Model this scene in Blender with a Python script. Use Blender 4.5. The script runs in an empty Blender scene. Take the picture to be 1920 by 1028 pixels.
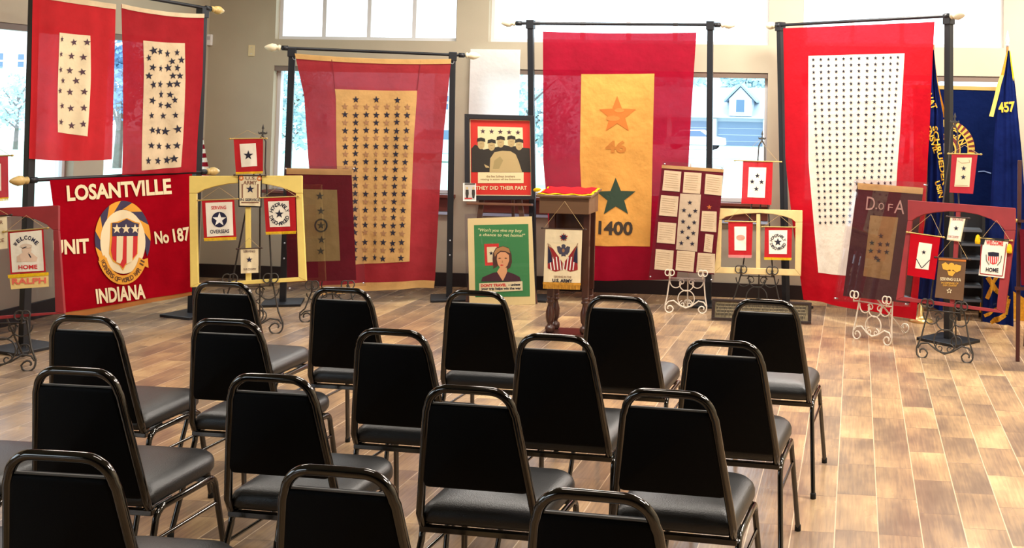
import bpy, bmesh, math, random
from mathutils import Vector, Matrix
random.seed(7)
PI = math.pi
SC = bpy.context.scene
COL = SC.collection

# ------------------------------------------------------------------ camera
FPX, PPX, PPY = 2050.0, 1380.0, 110.0          # focal length and principal point, pixels of the 1920x1028 frame
CAMH = 1.755
VPX, VPY, ROLL = 1607.0, 205.0, 0.0188         # where the floor planks run to, tilt of the horizon
_yc = Vector(((VPX-PPX)/FPX, -(VPY-PPY)/FPX, -1.0)).normalized()
_hz = Vector((1.0, -ROLL, 0.0))
_zc = _hz.cross(-_yc).normalized()
if _zc.y < 0: _zc = -_zc
_xc = _yc.cross(_zc).normalized()
RWC = Matrix((_xc, _yc, _zc))                  # camera space -> world space
cam_data = bpy.data.cameras.new('camera')
cam = bpy.data.objects.new('camera', cam_data)
COL.objects.link(cam)
CAM = Vector((0.0, 0.0, CAMH))
cam.matrix_world = Matrix.Translation(CAM) @ RWC.to_4x4()
cam_data.sensor_fit = 'HORIZONTAL'
cam_data.sensor_width = 36.0
cam_data.lens = FPX*36.0/1920.0
cam_data.shift_x = (960.0-PPX)/1920.0
cam_data.shift_y = (PPY-514.0)/1920.0
cam_data.clip_start = 0.05
cam_data.clip_end = 500.0
SC.camera = cam

# ------------------------------------------------------------------ view, sky, light
SC.view_settings.view_transform = 'Standard'
SC.view_settings.look = 'None'
SC.view_settings.gamma = 1.0
SC.view_settings.use_curve_mapping = False
SC.view_settings.exposure = 0.0
w = bpy.data.worlds.new('sky'); SC.world = w; w.use_nodes = True
wb = w.node_tree.nodes['Background']
wb.inputs[0].default_value = (0.78, 0.90, 1.0, 1.0)
wb.inputs[1].default_value = 4.0
YB = 10.12          # back wall plane
XL, XR, YR, ZC = -6.36, 3.4, -5.0, 3.5
LIGHTS = []
def ceiling_light(x, y, power, sx=1.2, sy=0.6, col=(1.0, 0.92, 0.82)):
    ld = bpy.data.lights.new('ceiling_lamp', 'AREA'); ld.shape = 'RECTANGLE'
    ld.size = sx-0.08; ld.size_y = sy-0.08; ld.energy = power; ld.color = col
    LIGHTS.append((x, y, sx, sy, ld))
LAMP_GRID = [(-4.6, 8.2, 18), (-2.6, 8.8, 68), (-0.3, 8.8, 105), (2.0, 8.8, 115),  # unseen back row, added to brighten the wall around the windows
             (-4.4, 5.6, 38), (-1.8, 5.6, 42), (0.6, 5.6, 80), (2.4, 5.2, 92),
             (-1.4, 2.6, 12), (1.6, 2.4, 85)]
for x, y, p in LAMP_GRID: ceiling_light(x, y, p*1.15)

# ------------------------------------------------------------------ pixel helpers (measurements from the photograph -> metres)
def ray(px, py):
    return RWC @ Vector(((px-PPX)/FPX, -(py-PPY)/FPX, -1.0))
def zpt(px, py, z=0.0):
    d = ray(px, py); t = (z-CAMH)/d.z
    return CAM + d*t
def ypt(px, py, Y):
    d = ray(px, py); return CAM + d*(Y/d.y)
class Plane:
    """upright (or leaning) working plane; local x to the right, y away from the viewer, z up"""
    def __init__(s, P, Q, lean=0.0, z=0.0):
        P = Vector((P[0], P[1], z)); Q = Vector((Q[0], Q[1], z))
        yaw = math.atan2(Q.y-P.y, Q.x-P.x)
        s.M = Matrix.Translation(P) @ Matrix.Rotation(yaw, 4, 'Z') @ Matrix.Rotation(-lean, 4, 'X')
        s.Mi = s.M.inverted(); s.yaw = yaw; s.P = P; s.lean = lean
    def loc(s, px, py, y=0.0):
        o = s.Mi @ CAM; v = s.Mi.to_3x3() @ ray(px, py)
        t = (y-o.y)/v.y; p = o+v*t
        return (p.x, p.z)
def fplane(a, b, lean=0.0):
    return Plane(zpt(*a), zpt(*b), lean)

# ------------------------------------------------------------------ materials
def s2l(c):
    return tuple(((v/255.0)/12.92 if v/255.0 <= 0.04045 else ((v/255.0+0.055)/1.055)**2.4) for v in c)
MATS = {}
def nodes(m):
    m.use_nodes = True; nt = m.node_tree; nt.nodes.clear()
    out = nt.nodes.new('ShaderNodeOutputMaterial'); return nt, out
def mat(name, rgb, rough=0.6, metal=0.0, noise=0.0, nscale=20.0, bump=0.0, bscale=60.0, spec=0.5, coat=0.0, stretch=None):
    if name in MATS: return MATS[name]
    m = bpy.data.materials.new(name); nt, out = nodes(m); N = nt.nodes; L = nt.links
    b = N.new('ShaderNodeBsdfPrincipled'); L.new(b.outputs[0], out.inputs[0])
    c = s2l(rgb); b.inputs['Base Color'].default_value = (*c, 1)
    b.inputs['Roughness'].default_value = rough; b.inputs['Metallic'].default_value = metal
    b.inputs['Specular IOR Level'].default_value = spec; b.inputs['Coat Weight'].default_value = coat
    tc = N.new('ShaderNodeTexCoord'); mp = N.new('ShaderNodeMapping'); L.new(tc.outputs['Object'], mp.inputs[0])
    if stretch: mp.inputs['Scale'].default_value = stretch
    if noise:
        n = N.new('ShaderNodeTexNoise'); n.inputs['Scale'].default_value = nscale; n.inputs['Detail'].default_value = 5
        L.new(mp.outputs[0], n.inputs['Vector'])
        r = N.new('ShaderNodeMapRange'); r.inputs[1].default_value = 0.3; r.inputs[2].default_value = 0.7
        r.inputs[3].default_value = 1-noise; r.inputs[4].default_value = 1+noise*0.6
        L.new(n.outputs[0], r.inputs[0])
        mx = N.new('ShaderNodeVectorMath'); mx.operation = 'SCALE'; mx.inputs[0].default_value = c
        L.new(r.outputs[0], mx.inputs['Scale']); L.new(mx.outputs[0], b.inputs['Base Color'])
    if bump:
        n2 = N.new('ShaderNodeTexNoise'); n2.inputs['Scale'].default_value = bscale
        L.new(mp.outputs[0], n2.inputs['Vector'])
        bp = N.new('ShaderNodeBump'); bp.inputs['Strength'].default_value = bump; bp.inputs['Distance'].default_value = 0.004
        L.new(n2.outputs[0], bp.inputs['Height']); L.new(bp.outputs[0], b.inputs['Normal'])
    MATS[name] = m; return m
def fabric(name, rgb, trans=0.3, noise=0.12, nscale=6.0, sheer=0.0):
    if name in MATS: return MATS[name]
    m = bpy.data.materials.new(name); nt, out = nodes(m); N = nt.nodes; L = nt.links
    c = s2l(rgb)
    tc = N.new('ShaderNodeTexCoord')
    n = N.new('ShaderNodeTexNoise'); n.inputs['Scale'].default_value = nscale; n.inputs['Detail'].default_value = 8
    n.inputs['Roughness'].default_value = 0.65
    L.new(tc.outputs['Object'], n.inputs['Vector'])
    r = N.new('ShaderNodeMapRange'); r.inputs[1].default_value = 0.3; r.inputs[2].default_value = 0.7
    r.inputs[3].default_value = 1-noise; r.inputs[4].default_value = 1+noise
    L.new(n.outputs[0], r.inputs[0])
    mx = N.new('ShaderNodeVectorMath'); mx.operation = 'SCALE'; mx.inputs[0].default_value = c
    L.new(r.outputs[0], mx.inputs['Scale'])
    d = N.new('ShaderNodeBsdfDiffuse'); t = N.new('ShaderNodeBsdfTranslucent')
    L.new(mx.outputs[0], d.inputs[0]); L.new(mx.outputs[0], t.inputs[0])
    ms = N.new('ShaderNodeMixShader'); ms.inputs[0].default_value = trans
    L.new(d.outputs[0], ms.inputs[1]); L.new(t.outputs[0], ms.inputs[2]); L.new(ms.outputs[0], out.inputs[0])
    if sheer:
        tr = N.new('ShaderNodeBsdfTransparent'); m3 = N.new('ShaderNodeMixShader'); m3.inputs[0].default_value = sheer
        tr.inputs[0].default_value = (1.0, 0.75, 0.85, 1)
        L.new(ms.outputs[0], m3.inputs[1]); L.new(tr.outputs[0], m3.inputs[2]); L.new(m3.outputs[0], out.inputs[0])
    n2 = N.new('ShaderNodeTexNoise'); n2.inputs['Scale'].default_value = 260; L.new(tc.outputs['Object'], n2.inputs['Vector'])
    n3 = N.new('ShaderNodeTexNoise'); n3.inputs['Scale'].default_value = 9; n3.inputs['Detail'].default_value = 3; L.new(tc.outputs['Object'], n3.inputs['Vector'])
    b1 = N.new('ShaderNodeBump'); b1.inputs['Strength'].default_value = 0.25; b1.inputs['Distance'].default_value = 0.002
    b2 = N.new('ShaderNodeBump'); b2.inputs['Strength'].default_value = 0.5; b2.inputs['Distance'].default_value = 0.02
    L.new(n2.outputs[0], b1.inputs['Height']); L.new(n3.outputs[0], b2.inputs['Height']); L.new(b1.outputs[0], b2.inputs['Normal'])
    L.new(b2.outputs[0], d.inputs['Normal'])
    MATS[name] = m; return m
def glass(name, tint=(1, 1, 1), refl=0.08, rough=0.0, haze=0.0):
    if name in MATS: return MATS[name]
    m = bpy.data.materials.new(name); nt, out = nodes(m); N = nt.nodes; L = nt.links
    t = N.new('ShaderNodeBsdfTransparent'); t.inputs[0].default_value = (*tint, 1)
    g = N.new('ShaderNodeBsdfGlossy'); g.inputs['Roughness'].default_value = rough
    ge = N.new('ShaderNodeNewGeometry'); dp = N.new('ShaderNodeVectorMath'); dp.operation = 'DOT_PRODUCT'
    L.new(ge.outputs['Incoming'], dp.inputs[0]); L.new(ge.outputs['Normal'], dp.inputs[1])
    def MM(op, a, b_):
        n = N.new('ShaderNodeMath'); n.operation = op
        for i, v in enumerate((a, b_)):
            if isinstance(v, (int, float)): n.inputs[i].default_value = v
            elif v is not None: L.new(v, n.inputs[i])
        return n.outputs[0]
    cs = MM('ABSOLUTE', dp.outputs['Value'], None)
    pw = MM('POWER', MM('SUBTRACT', 1.0, cs), 5.0)
    fr_ = MM('ADD', MM('MULTIPLY', pw, 1.0-refl), refl)
    ms = N.new('ShaderNodeMixShader'); L.new(fr_, ms.inputs[0]); L.new(t.outputs[0], ms.inputs[1]); L.new(g.outputs[0], ms.inputs[2])
    last = ms
    if haze:
        d = N.new('ShaderNodeBsdfDiffuse'); d.inputs[0].default_value = (0.85, 0.85, 0.88, 1)
        m2 = N.new('ShaderNodeMixShader'); m2.inputs[0].default_value = haze
        L.new(ms.outputs[0], m2.inputs[1]); L.new(d.outputs[0], m2.inputs[2]); last = m2
    L.new(last.outputs[0], out.inputs[0]); MATS[name] = m; return m

# ------------------------------------------------------------------ mesh building
class MB:
    def __init__(s): s.v = []; s.f = []; s.mi = []; s.sm = []; s.mats = []
    def m(s, material):
        if material not in s.mats: s.mats.append(material)
        return s.mats.index(material)
    def add(s, vs, fs, material, smooth=False):
        o = len(s.v); k = s.m(material)
        s.v += [tuple(v) for v in vs]
        for f in fs: s.f.append([i+o for i in f]); s.mi.append(k); s.sm.append(smooth)
    def box(s, x0, x1, y0, y1, z0, z1, material):
        vs = [(x, y, z) for z in (z0, z1) for y in (y0, y1) for x in (x0, x1)]
        s.add(vs, [(0, 2, 3, 1), (4, 5, 7, 6), (0, 1, 5, 4), (2, 6, 7, 3), (0, 4, 6, 2), (1, 3, 7, 5)], material)
    def prism(s, pts, y0, y1, material):
        """polygon in local x,z pulled from y0 to y1"""
        a = sum(pts[i][0]*pts[(i+1) % len(pts)][1]-pts[(i+1) % len(pts)][0]*pts[i][1] for i in range(len(pts)))
        if a < 0: pts = pts[::-1]
        n = len(pts)
        vs = [(p[0], y0, p[1]) for p in pts]+[(p[0], y1, p[1]) for p in pts]
        fs = [tuple(range(n)), tuple(range(2*n-1, n-1, -1))]
        fs += [(i, i+n, (i+1) % n+n, (i+1) % n) for i in range(n)]
        s.add(vs, fs, material)
    def tube(s, path, r, material, n=8, closed=False, ry=None, cap=True, up=None):
        P = [Vector(p) for p in path]
        Q = [P[0]]
        for p in P[1:]:
            if (p-Q[-1]).length > 1e-5: Q.append(p)
        P = Q; k = len(P); rr = r if isinstance(r, (list, tuple)) else [r]*k
        rings = []; prev = None
        for i, p in enumerate(P):
            if closed: t = (P[(i+1) % k]-P[i-1])
            elif i == 0: t = P[1]-P[0]
            elif i == k-1: t = P[-1]-P[-2]
            else: t = (P[i+1]-P[i]).normalized()+(P[i]-P[i-1]).normalized()
            t.normalize()
            if prev is None:
                ref = Vector(up) if up else (Vector((0, 1, 0)) if abs(t.y) < 0.9 else Vector((1, 0, 0)))
            else: ref = prev
            a = (ref-t*ref.dot(t))
            if a.length < 1e-4: a = t.orthogonal()
            a.normalize(); b = t.cross(a); prev = a
            q = ry/r if (ry and not isinstance(r, (list, tuple))) else 1.0
            rings.append([p+(a*math.cos(2*PI*j/n)*q+b*math.sin(2*PI*j/n))*rr[min(i, len(rr)-1)] for j in range(n)])
        vs = [v for g in rings for v in g]; fs = []
        for i in range(k if closed else k-1):
            A = i*n; B = ((i+1) % k)*n
            for j in range(n): fs.append((A+j, A+(j+1) % n, B+(j+1) % n, B+j))
        s.add(vs, fs, material, True)
        if cap and not closed:
            s.add(rings[0], [tuple(range(n-1, -1, -1))], material); s.add(rings[-1], [tuple(range(n))], material)
    def lathe(s, prof, c, material, axis=(0, 0, 1), n=16):
        ax = Vector(axis).normalized(); a = ax.orthogonal().normalized(); b = ax.cross(a); c = Vector(c)
        vs = [c+ax*h+(a*math.cos(2*PI*j/n)+b*math.sin(2*PI*j/n))*r for h, r in prof for j in range(n)]; fs = []
        for i in range(len(prof)-1):
            for j in range(n): fs.append((i*n+j, i*n+(j+1) % n, (i+1)*n+(j+1) % n, (i+1)*n+j))
        fs.append(tuple(range(n-1, -1, -1))); fs.append(tuple(range((len(prof)-1)*n, len(prof)*n)))
        s.add(vs, fs, material, True)
    def build(s, name, parent=None, bevel=0.0, world=None, smooth_angle=None):
        me = bpy.data.meshes.new(name); me.from_pydata(s.v, [], s.f)
        for m_ in s.mats: me.materials.append(m_)
        me.polygons.foreach_set('material_index', s.mi); me.polygons.foreach_set('use_smooth', s.sm); me.update()
        o = bpy.data.objects.new(name, me); COL.objects.link(o)
        if parent: o.parent = parent
        if world is not None: o.matrix_world = world
        if bevel:
            b = o.modifiers.new('edge', 'BEVEL'); b.width = bevel; b.segments = 2; b.limit_method = 'ANGLE'
        return o
def thing(name, label, cat, M, group=None):
    o = bpy.data.objects.new(name, None); COL.objects.link(o); o.matrix_world = M
    o['label'] = label; o['category'] = cat; o.empty_display_size = 0.1
    if group: o['group'] = group
    return o
def tag(o, label, cat, group=None, kind=None):
    if label: o['label'] = label
    if cat: o['category'] = cat
    if group: o['group'] = group
    if kind: o['kind'] = kind
    return o
def struct(name, b, **k):
    o = b.build(name, **k); o['kind'] = 'structure'; return o
def T(x, y, z=0, rz=0): return Matrix.Translation((x, y, z)) @ Matrix.Rotation(rz, 4, 'Z')

# ------------------------------------------------------------------ flat shapes (2D, y downwards like the photograph)
GLY = {}
def glyph(txt, bold=0.0):
    key = (txt, bold)
    if key in GLY: return GLY[key]
    c = bpy.data.curves.new('t', 'FONT'); c.body = txt; c.offset = bold; c.resolution_u = 3
    o = bpy.data.objects.new('t', c); COL.objects.link(o)
    dg = bpy.context.evaluated_depsgraph_get(); dg.update()
    me = bpy.data.meshes.new_from_object(o.evaluated_get(dg))
    bm = bmesh.new(); bm.from_mesh(me); bmesh.ops.triangulate(bm, faces=bm.faces)
    bm.verts.index_update()
    vs = [(v.co.x, -v.co.y) for v in bm.verts]; fs = [tuple(v.index for v in f.verts) for f in bm.faces]
    bm.free(); bpy.data.objects.remove(o); bpy.data.curves.remove(c); bpy.data.meshes.remove(me)
    GLY[key] = (vs, fs); return GLY[key]
def rot2(p, a):
    return (p[0]*math.cos(a)-p[1]*math.sin(a), p[0]*math.sin(a)+p[1]*math.cos(a))
def text2(txt, cx, cy, wd, ht, ang=0.0, bold=0.015, shear=0.0):
    vs, fs = glyph(txt, bold)
    x0 = min(v[0] for v in vs); x1 = max(v[0] for v in vs); y0 = min(v[1] for v in vs); y1 = max(v[1] for v in vs)
    out = []
    for x, y in vs:
        X = ((x-x0)/(x1-x0)-0.5)*wd; Y = ((y-y0)/(y1-y0)-0.5)*ht
        X -= shear*Y
        r = rot2((X, Y), math.radians(ang)); out.append((cx+r[0], cy+r[1]))
    return out, fs
def arc2(txt, cx, cy, rx, ry, a0, a1, size, bold=0.015, inward=False):
    """characters spread over an arc, angles in degrees, 0 = right, 90 = top"""
    V = []; F = []
    n = len(txt)
    for i, ch in enumerate(txt):
        if ch == ' ': continue
        a = math.radians(a0+(a1-a0)*(i/(max(1, n-1))))
        x = cx+rx*math.cos(a); y = cy-ry*math.sin(a)
        up = math.degrees(math.atan2(math.cos(a)*1.0, math.sin(a)))   # outward
        ang = up if not inward else up+180
        nar = 0.35 if ch in 'I1' else 0.8
        v, f = text2(ch, x, y, size*nar, size, ang, bold)
        o = len(V); V += v; F += [tuple(j+o for j in t) for t in f]
    return V, F
def star2(cx, cy, r, rot=0.0, sx=1.0, inner=0.40):
    vs = [(cx, cy)]
    for k in range(10):
        a = math.radians(rot)+PI*k/5; q = r if k % 2 == 0 else r*inner
        vs.append((cx+math.sin(a)*q*sx, cy-math.cos(a)*q))
    return vs, [(0, 1+k, 1+(k+1) % 10) for k in range(10)]
def ell2(cx, cy, rx, ry, n=40):
    vs = [(cx, cy)]+[(cx+rx*math.cos(2*PI*k/n), cy+ry*math.sin(2*PI*k/n)) for k in range(n)]
    return vs, [(0, 1+k, 1+(k+1) % n) for k in range(n)]
def ring2(cx, cy, rx, ry, rx2, ry2, a0=0, a1=360, n=40, tw=0.0):
    vs = []; fs = []
    for k in range(n+1):
        a = math.radians(a0+(a1-a0)*k/n)
        vs.append((cx+rx*math.cos(a), cy-ry*math.sin(a)))
        b = a+math.radians(tw)
        vs.append((cx+rx2*math.cos(b), cy-ry2*math.sin(b)))
    for k in range(n): fs.append((2*k, 2*k+1, 2*k+3, 2*k+2))
    return vs, fs
def poly2(*pts): return list(pts), [tuple(range(len(pts)))]
def rect2(x0, y0, x1, y1): return poly2((x0, y0), (x1, y0), (x1, y1), (x0, y1))
def line2(p, q, wd):
    d = Vector((q[0]-p[0], q[1]-p[1])).normalized()*wd/2; n = (-d.y, d.x)
    return poly2((p[0]+n[0], p[1]+n[1]), (q[0]+n[0], q[1]+n[1]), (q[0]-n[0], q[1]-n[1]), (p[0]-n[0], p[1]-n[1]))
def pline2(pts, wd):
    V = []; F = []
    for i in range(len(pts)-1):
        v, f = line2(pts[i], pts[i+1], wd); o = len(V); V += v; F += [tuple(j+o for j in t) for t in f]
    return V, F

# ------------------------------------------------------------------ cloth
def poly_at(pl, t):
    n = len(pl)-1
    if n == 0: return pl[0]
    y0 = pl[0][1]; y1 = pl[-1][1]; y = y0+(y1-y0)*t
    for i in range(n):
        if (pl[i+1][1]-y)*(pl[0][1]-pl[-1][1]) <= 0 or False: pass
    for i in range(n):
        a, b = pl[i], pl[i+1]
        if (b[1] <= y+1e-9) or i == n-1:
            k = (y-a[1])/(b[1]-a[1]) if b[1] != a[1] else 0
            return (a[0]+(b[0]-a[0])*k, y)
class Cloth:
    """left / right: edge polylines in photograph pixels from top to bottom, hung on a working plane"""
    def __init__(s, plane, left, right, yoff=0.0, amp=0.01, freq=3.0, seed=0, a0=0.3, tsag=0.0, bsag=0.0, slant=0.3, px=True):
        s.pl = plane; s.y = yoff
        f = (lambda p: plane.loc(p[0], p[1], yoff)) if px else (lambda p: p)
        s.L = [f(p) for p in left]; s.R = [f(p) for p in right]
        s.amp = amp; s.freq = freq; s.a0 = a0; s.ts = tsag; s.bs = bsag; s.slant = slant
        r = random.Random(seed); s.ph = [r.random()*6.28 for _ in range(6)]
        s.W = abs(s.R[0][0]-s.L[0][0]); s.H = abs(s.L[0][1]-s.L[-1][1])
    def uw(s, a, t):
        l = poly_at(s.L, t); r = poly_at(s.R, t)
        u = l[0]+(r[0]-l[0])*a; z = l[1]+(r[1]-l[1])*a
        z -= 4*a*(1-a)*(s.ts*(1-t)+s.bs*t)
        return u, z
    def wave(s, a, t):
        p = s.ph; f = s.freq
        w_ = math.sin(2*PI*f*(a+s.slant*(t-0.5)*0.3)+p[0])*0.6+math.sin(2*PI*f*1.7*a+p[1]+1.2*math.sin(3*t+p[2]))*0.3+math.sin(2*PI*(0.6*f*a+0.9*t)+p[3])*0.35
        return s.amp*w_*(s.a0+(1-s.a0)*min(1, t*1.3))
    def map(s, a, t, off=0.0):
        u, z = s.uw(a, t)
        return Vector((u, s.y+s.wave(a, t)-off, z))
    def st(s, px, py):
        U, Z = s.pl.loc(px, py, s.y); a = 0.5; t = 0.5
        for _ in range(9):
            u, z = s.uw(a, t); e = 1e-4
            ua, za = s.uw(a+e, t); ut, zt = s.uw(a, t+e)
            j = ((ua-u)/e, (ut-u)/e, (za-z)/e, (zt-z)/e); det = j[0]*j[3]-j[1]*j[2]
            if abs(det) < 1e-9: break
            du, dz = U-u, Z-z
            a += (j[3]*du-j[1]*dz)/det; t += (-j[2]*du+j[0]*dz)/det
            a = max(-0.3, min(1.3, a)); t = max(-0.3, min(1.3, t))
        return a, t
    def sheet(s, b, material, quad=((0, 0), (1, 0), (1, 1), (0, 1)), nu=40, nv=50, off=0.0):
        vs = []; fs = []
        for j in range(nv+1):
            t = j/nv
            for i in range(nu+1):
                a = i/nu
                S = (quad[0][0]*(1-a)+quad[1][0]*a)*(1-t)+(quad[3][0]*(1-a)+quad[2][0]*a)*t
                Tt = (quad[0][1]*(1-a)+quad[1][1]*a)*(1-t)+(quad[3][1]*(1-a)+quad[2][1]*a)*t
                vs.append(s.map(S, Tt, off))
        for j in range(nv):
            for i in range(nu):
                k = j*(nu+1)+i; fs.append((k+nu+1, k+nu+2, k+1, k))
        b.add(vs, fs, material, True)
    def panel_px(s, b, material, quad, nu=24, nv=40, off=0.004):
        s.sheet(b, material, [s.st(*p) for p in quad], nu, nv, off)
    def decal(s, b, material, shape, off=0.007, space='px', maxlen=0.05):
        V, F = shape
        if maxlen:
            bm = bmesh.new(); vv = [bm.verts.new((x, y, 0)) for x, y in V]
            for f in F:
                try: bm.faces.new([vv[i] for i in f])
                except ValueError: pass
            bmesh.ops.triangulate(bm, faces=bm.faces)
            sc = s.W/max(1e-6, abs((s.R[0][0]-s.L[0][0]))) if space == 'st' else None
            P0 = s.pl.loc(V[0][0], V[0][1], s.y) if space == 'px' else None
            k = 1.0
            if space == 'px':
                P1 = s.pl.loc(V[0][0]+10, V[0][1], s.y); k = math.hypot(P1[0]-P0[0], P1[1]-P0[1])/10
            else: k = s.H
            for _ in range(4):
                E = [e for e in bm.edges if e.calc_length()*k > maxlen]
                if not E: break
                bmesh.ops.subdivide_edges(bm, edges=E, cuts=1); bmesh.ops.triangulate(bm, faces=bm.faces)
            bm.verts.index_update(); V = [(v.co.x, v.co.y) for v in bm.verts]; F = [tuple(v.index for v in f.verts) for f in bm.faces]; bm.free()
        P = []
        for x, y in V:
            a, t = s.st(x, y) if space == 'px' else (x, y)
            P.append(s.map(a, t, off))
        FF = []
        for f in F:
            n = (P[f[1]]-P[f[0]]).cross(P[f[2]]-P[f[0]])
            FF.append(f if n.y < 0 else f[::-1])
        b.add(P, FF, material, False)
def quad_st(c, m=0.1, mt=None, mb=None):
    mt = m if mt is None else mt; mb = mt if mb is None else mb
    return ((m, mt), (1-m, mt), (1-m, 1-mb), (m, 1-mb))
def xpt(px, py, X):
    d = ray(px, py); return CAM + d*(X/d.x)
# ================================================================== SETTING
def floor_material():
    m = bpy.data.materials.new('wood_look_tile'); nt, out = nodes(m); N = nt.nodes; L = nt.links
    b = N.new('ShaderNodeBsdfPrincipled'); L.new(b.outputs[0], out.inputs[0])
    tc = N.new('ShaderNodeTexCoord'); sp = N.new('ShaderNodeSeparateXYZ'); L.new(tc.outputs['Object'], sp.inputs[0])
    def M(op, a, b_=None, c=None):
        n = N.new('ShaderNodeMath'); n.operation = op
        for i, v in enumerate((a, b_, c)):
            if v is None: continue
            if isinstance(v, (int, float)): n.inputs[i].default_value = v
            else: L.new(v, n.inputs[i])
        return n.outputs[0]
    W, LN = 0.1795, 0.43
    xs = M('DIVIDE', M('ADD', sp.outputs[0], 0.068+W*40), W); col = M('FLOOR', xs); fx = M('FRACT', xs)
    wn = N.new('ShaderNodeTexWhiteNoise'); wn.noise_dimensions = '1D'; L.new(col, wn.inputs['W'])
    ys = M('ADD', M('DIVIDE', sp.outputs[1], LN), wn.outputs[0]); row = M('FLOOR', ys); fy = M('FRACT', ys)
    cv = N.new('ShaderNodeCombineXYZ'); L.new(col, cv.inputs[0]); L.new(row, cv.inputs[1])
    w2 = N.new('ShaderNodeTexWhiteNoise'); w2.noise_dimensions = '2D'; L.new(cv.outputs[0], w2.inputs['Vector'])
    # cloudy print, stretched along the plank and shifted for every tile
    off = N.new('ShaderNodeVectorMath'); off.operation = 'MULTIPLY_ADD'
    L.new(w2.outputs['Color'], off.inputs[0]); off.inputs[1].default_value = (7, 7, 7); L.new(tc.outputs['Object'], off.inputs[2])
    mp = N.new('ShaderNodeMapping'); mp.inputs['Scale'].default_value = (1.0, 0.55, 1); L.new(off.outputs[0], mp.inputs[0])
    n1 = N.new('ShaderNodeTexNoise'); n1.inputs['Scale'].default_value = 4.5; n1.inputs['Detail'].default_value = 3; L.new(mp.outputs[0], n1.inputs['Vector'])
    mp2 = N.new('ShaderNodeMapping'); mp2.inputs['Scale'].default_value = (1.0, 0.06, 1); L.new(off.outputs[0], mp2.inputs[0])
    n2 = N.new('ShaderNodeTexNoise'); n2.inputs['Scale'].default_value = 90; n2.inputs['Detail'].default_value = 4; L.new(mp2.outputs[0], n2.inputs['Vector'])
    v = M('ADD', M('MULTIPLY', M('SUBTRACT', n1.outputs[0], 0.5), 1.2), M('MULTIPLY', w2.outputs[0], 0.30))
    v = M('ADD', v, M('MULTIPLY', M('SUBTRACT', n2.outputs[0], 0.5), 0.5)); v = M('ADD', v, 0.36)
    cr = N.new('ShaderNodeValToRGB'); L.new(v, cr.inputs[0]); e = cr.color_ramp.elements
    e[0].position = 0.0; e[0].color = (*s2l((104, 88, 78)), 1); e[1].position = 1.0; e[1].color = (*s2l((212, 182, 134)), 1)
    a = e.new(0.35); a.color = (*s2l((134, 112, 93)), 1); a = e.new(0.65); a.color = (*s2l((172, 142, 108)), 1)
    g1 = M('GREATER_THAN', M('ABSOLUTE', M('SUBTRACT', fx, 0.5)), 0.5-0.0135)
    g2 = M('GREATER_THAN', M('ABSOLUTE', M('SUBTRACT', fy, 0.5)), 0.5-0.004)
    mx = N.new('ShaderNodeMix'); mx.data_type = 'RGBA'; L.new(g2, mx.inputs[0]); L.new(cr.outputs[0], mx.inputs[6]); mx.inputs[7].default_value = (*s2l((120, 98, 82)), 1)
    mx2 = N.new('ShaderNodeMix'); mx2.data_type = 'RGBA'; L.new(g1, mx2.inputs[0]); L.new(mx.outputs[2], mx2.inputs[6]); mx2.inputs[7].default_value = (*s2l((205, 180, 150)), 1)
    L.new(mx2.outputs[2], b.inputs['Base Color'])
    rr = M('ADD', M('MULTIPLY', n1.outputs[0], 0.15), 0.18); L.new(rr, b.inputs['Roughness'])
    bp = N.new('ShaderNodeBump'); bp.inputs['Strength'].default_value = 0.3; bp.inputs['Distance'].default_value = 0.002
    L.new(M('SUBTRACT', n2.outputs[0], M('MAXIMUM', g1, g2)), bp.inputs['Height']); L.new(bp.outputs[0], b.inputs['Normal'])
    return m
WALL = mat('painted_wall', (184, 174, 152), 0.85, noise=0.05, nscale=2.5, bump=0.15, bscale=150)
WREAR = mat('rear_wall_paint', (70, 62, 56), 0.9, noise=0.05)  # unseen wall, coloured dark to give dark reflections in the chair chrome
CEIL = mat('ceiling_paint', (150, 145, 136), 0.9, noise=0.03)
TRIMW = mat('white_window_frame', (222, 222, 224), 0.45)
TRIMG = mat('bronze_window_head', (120, 104, 92), 0.5)
BASEB = mat('dark_baseboard', (32, 20, 20), 0.5)
SILLW = mat('dark_wood_sill', (118, 62, 50), 0.45, noise=0.2, nscale=8, stretch=(1, 1, 12))
PANE = glass('window_pane', (0.97, 0.99, 1.0), 0.05)

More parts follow.
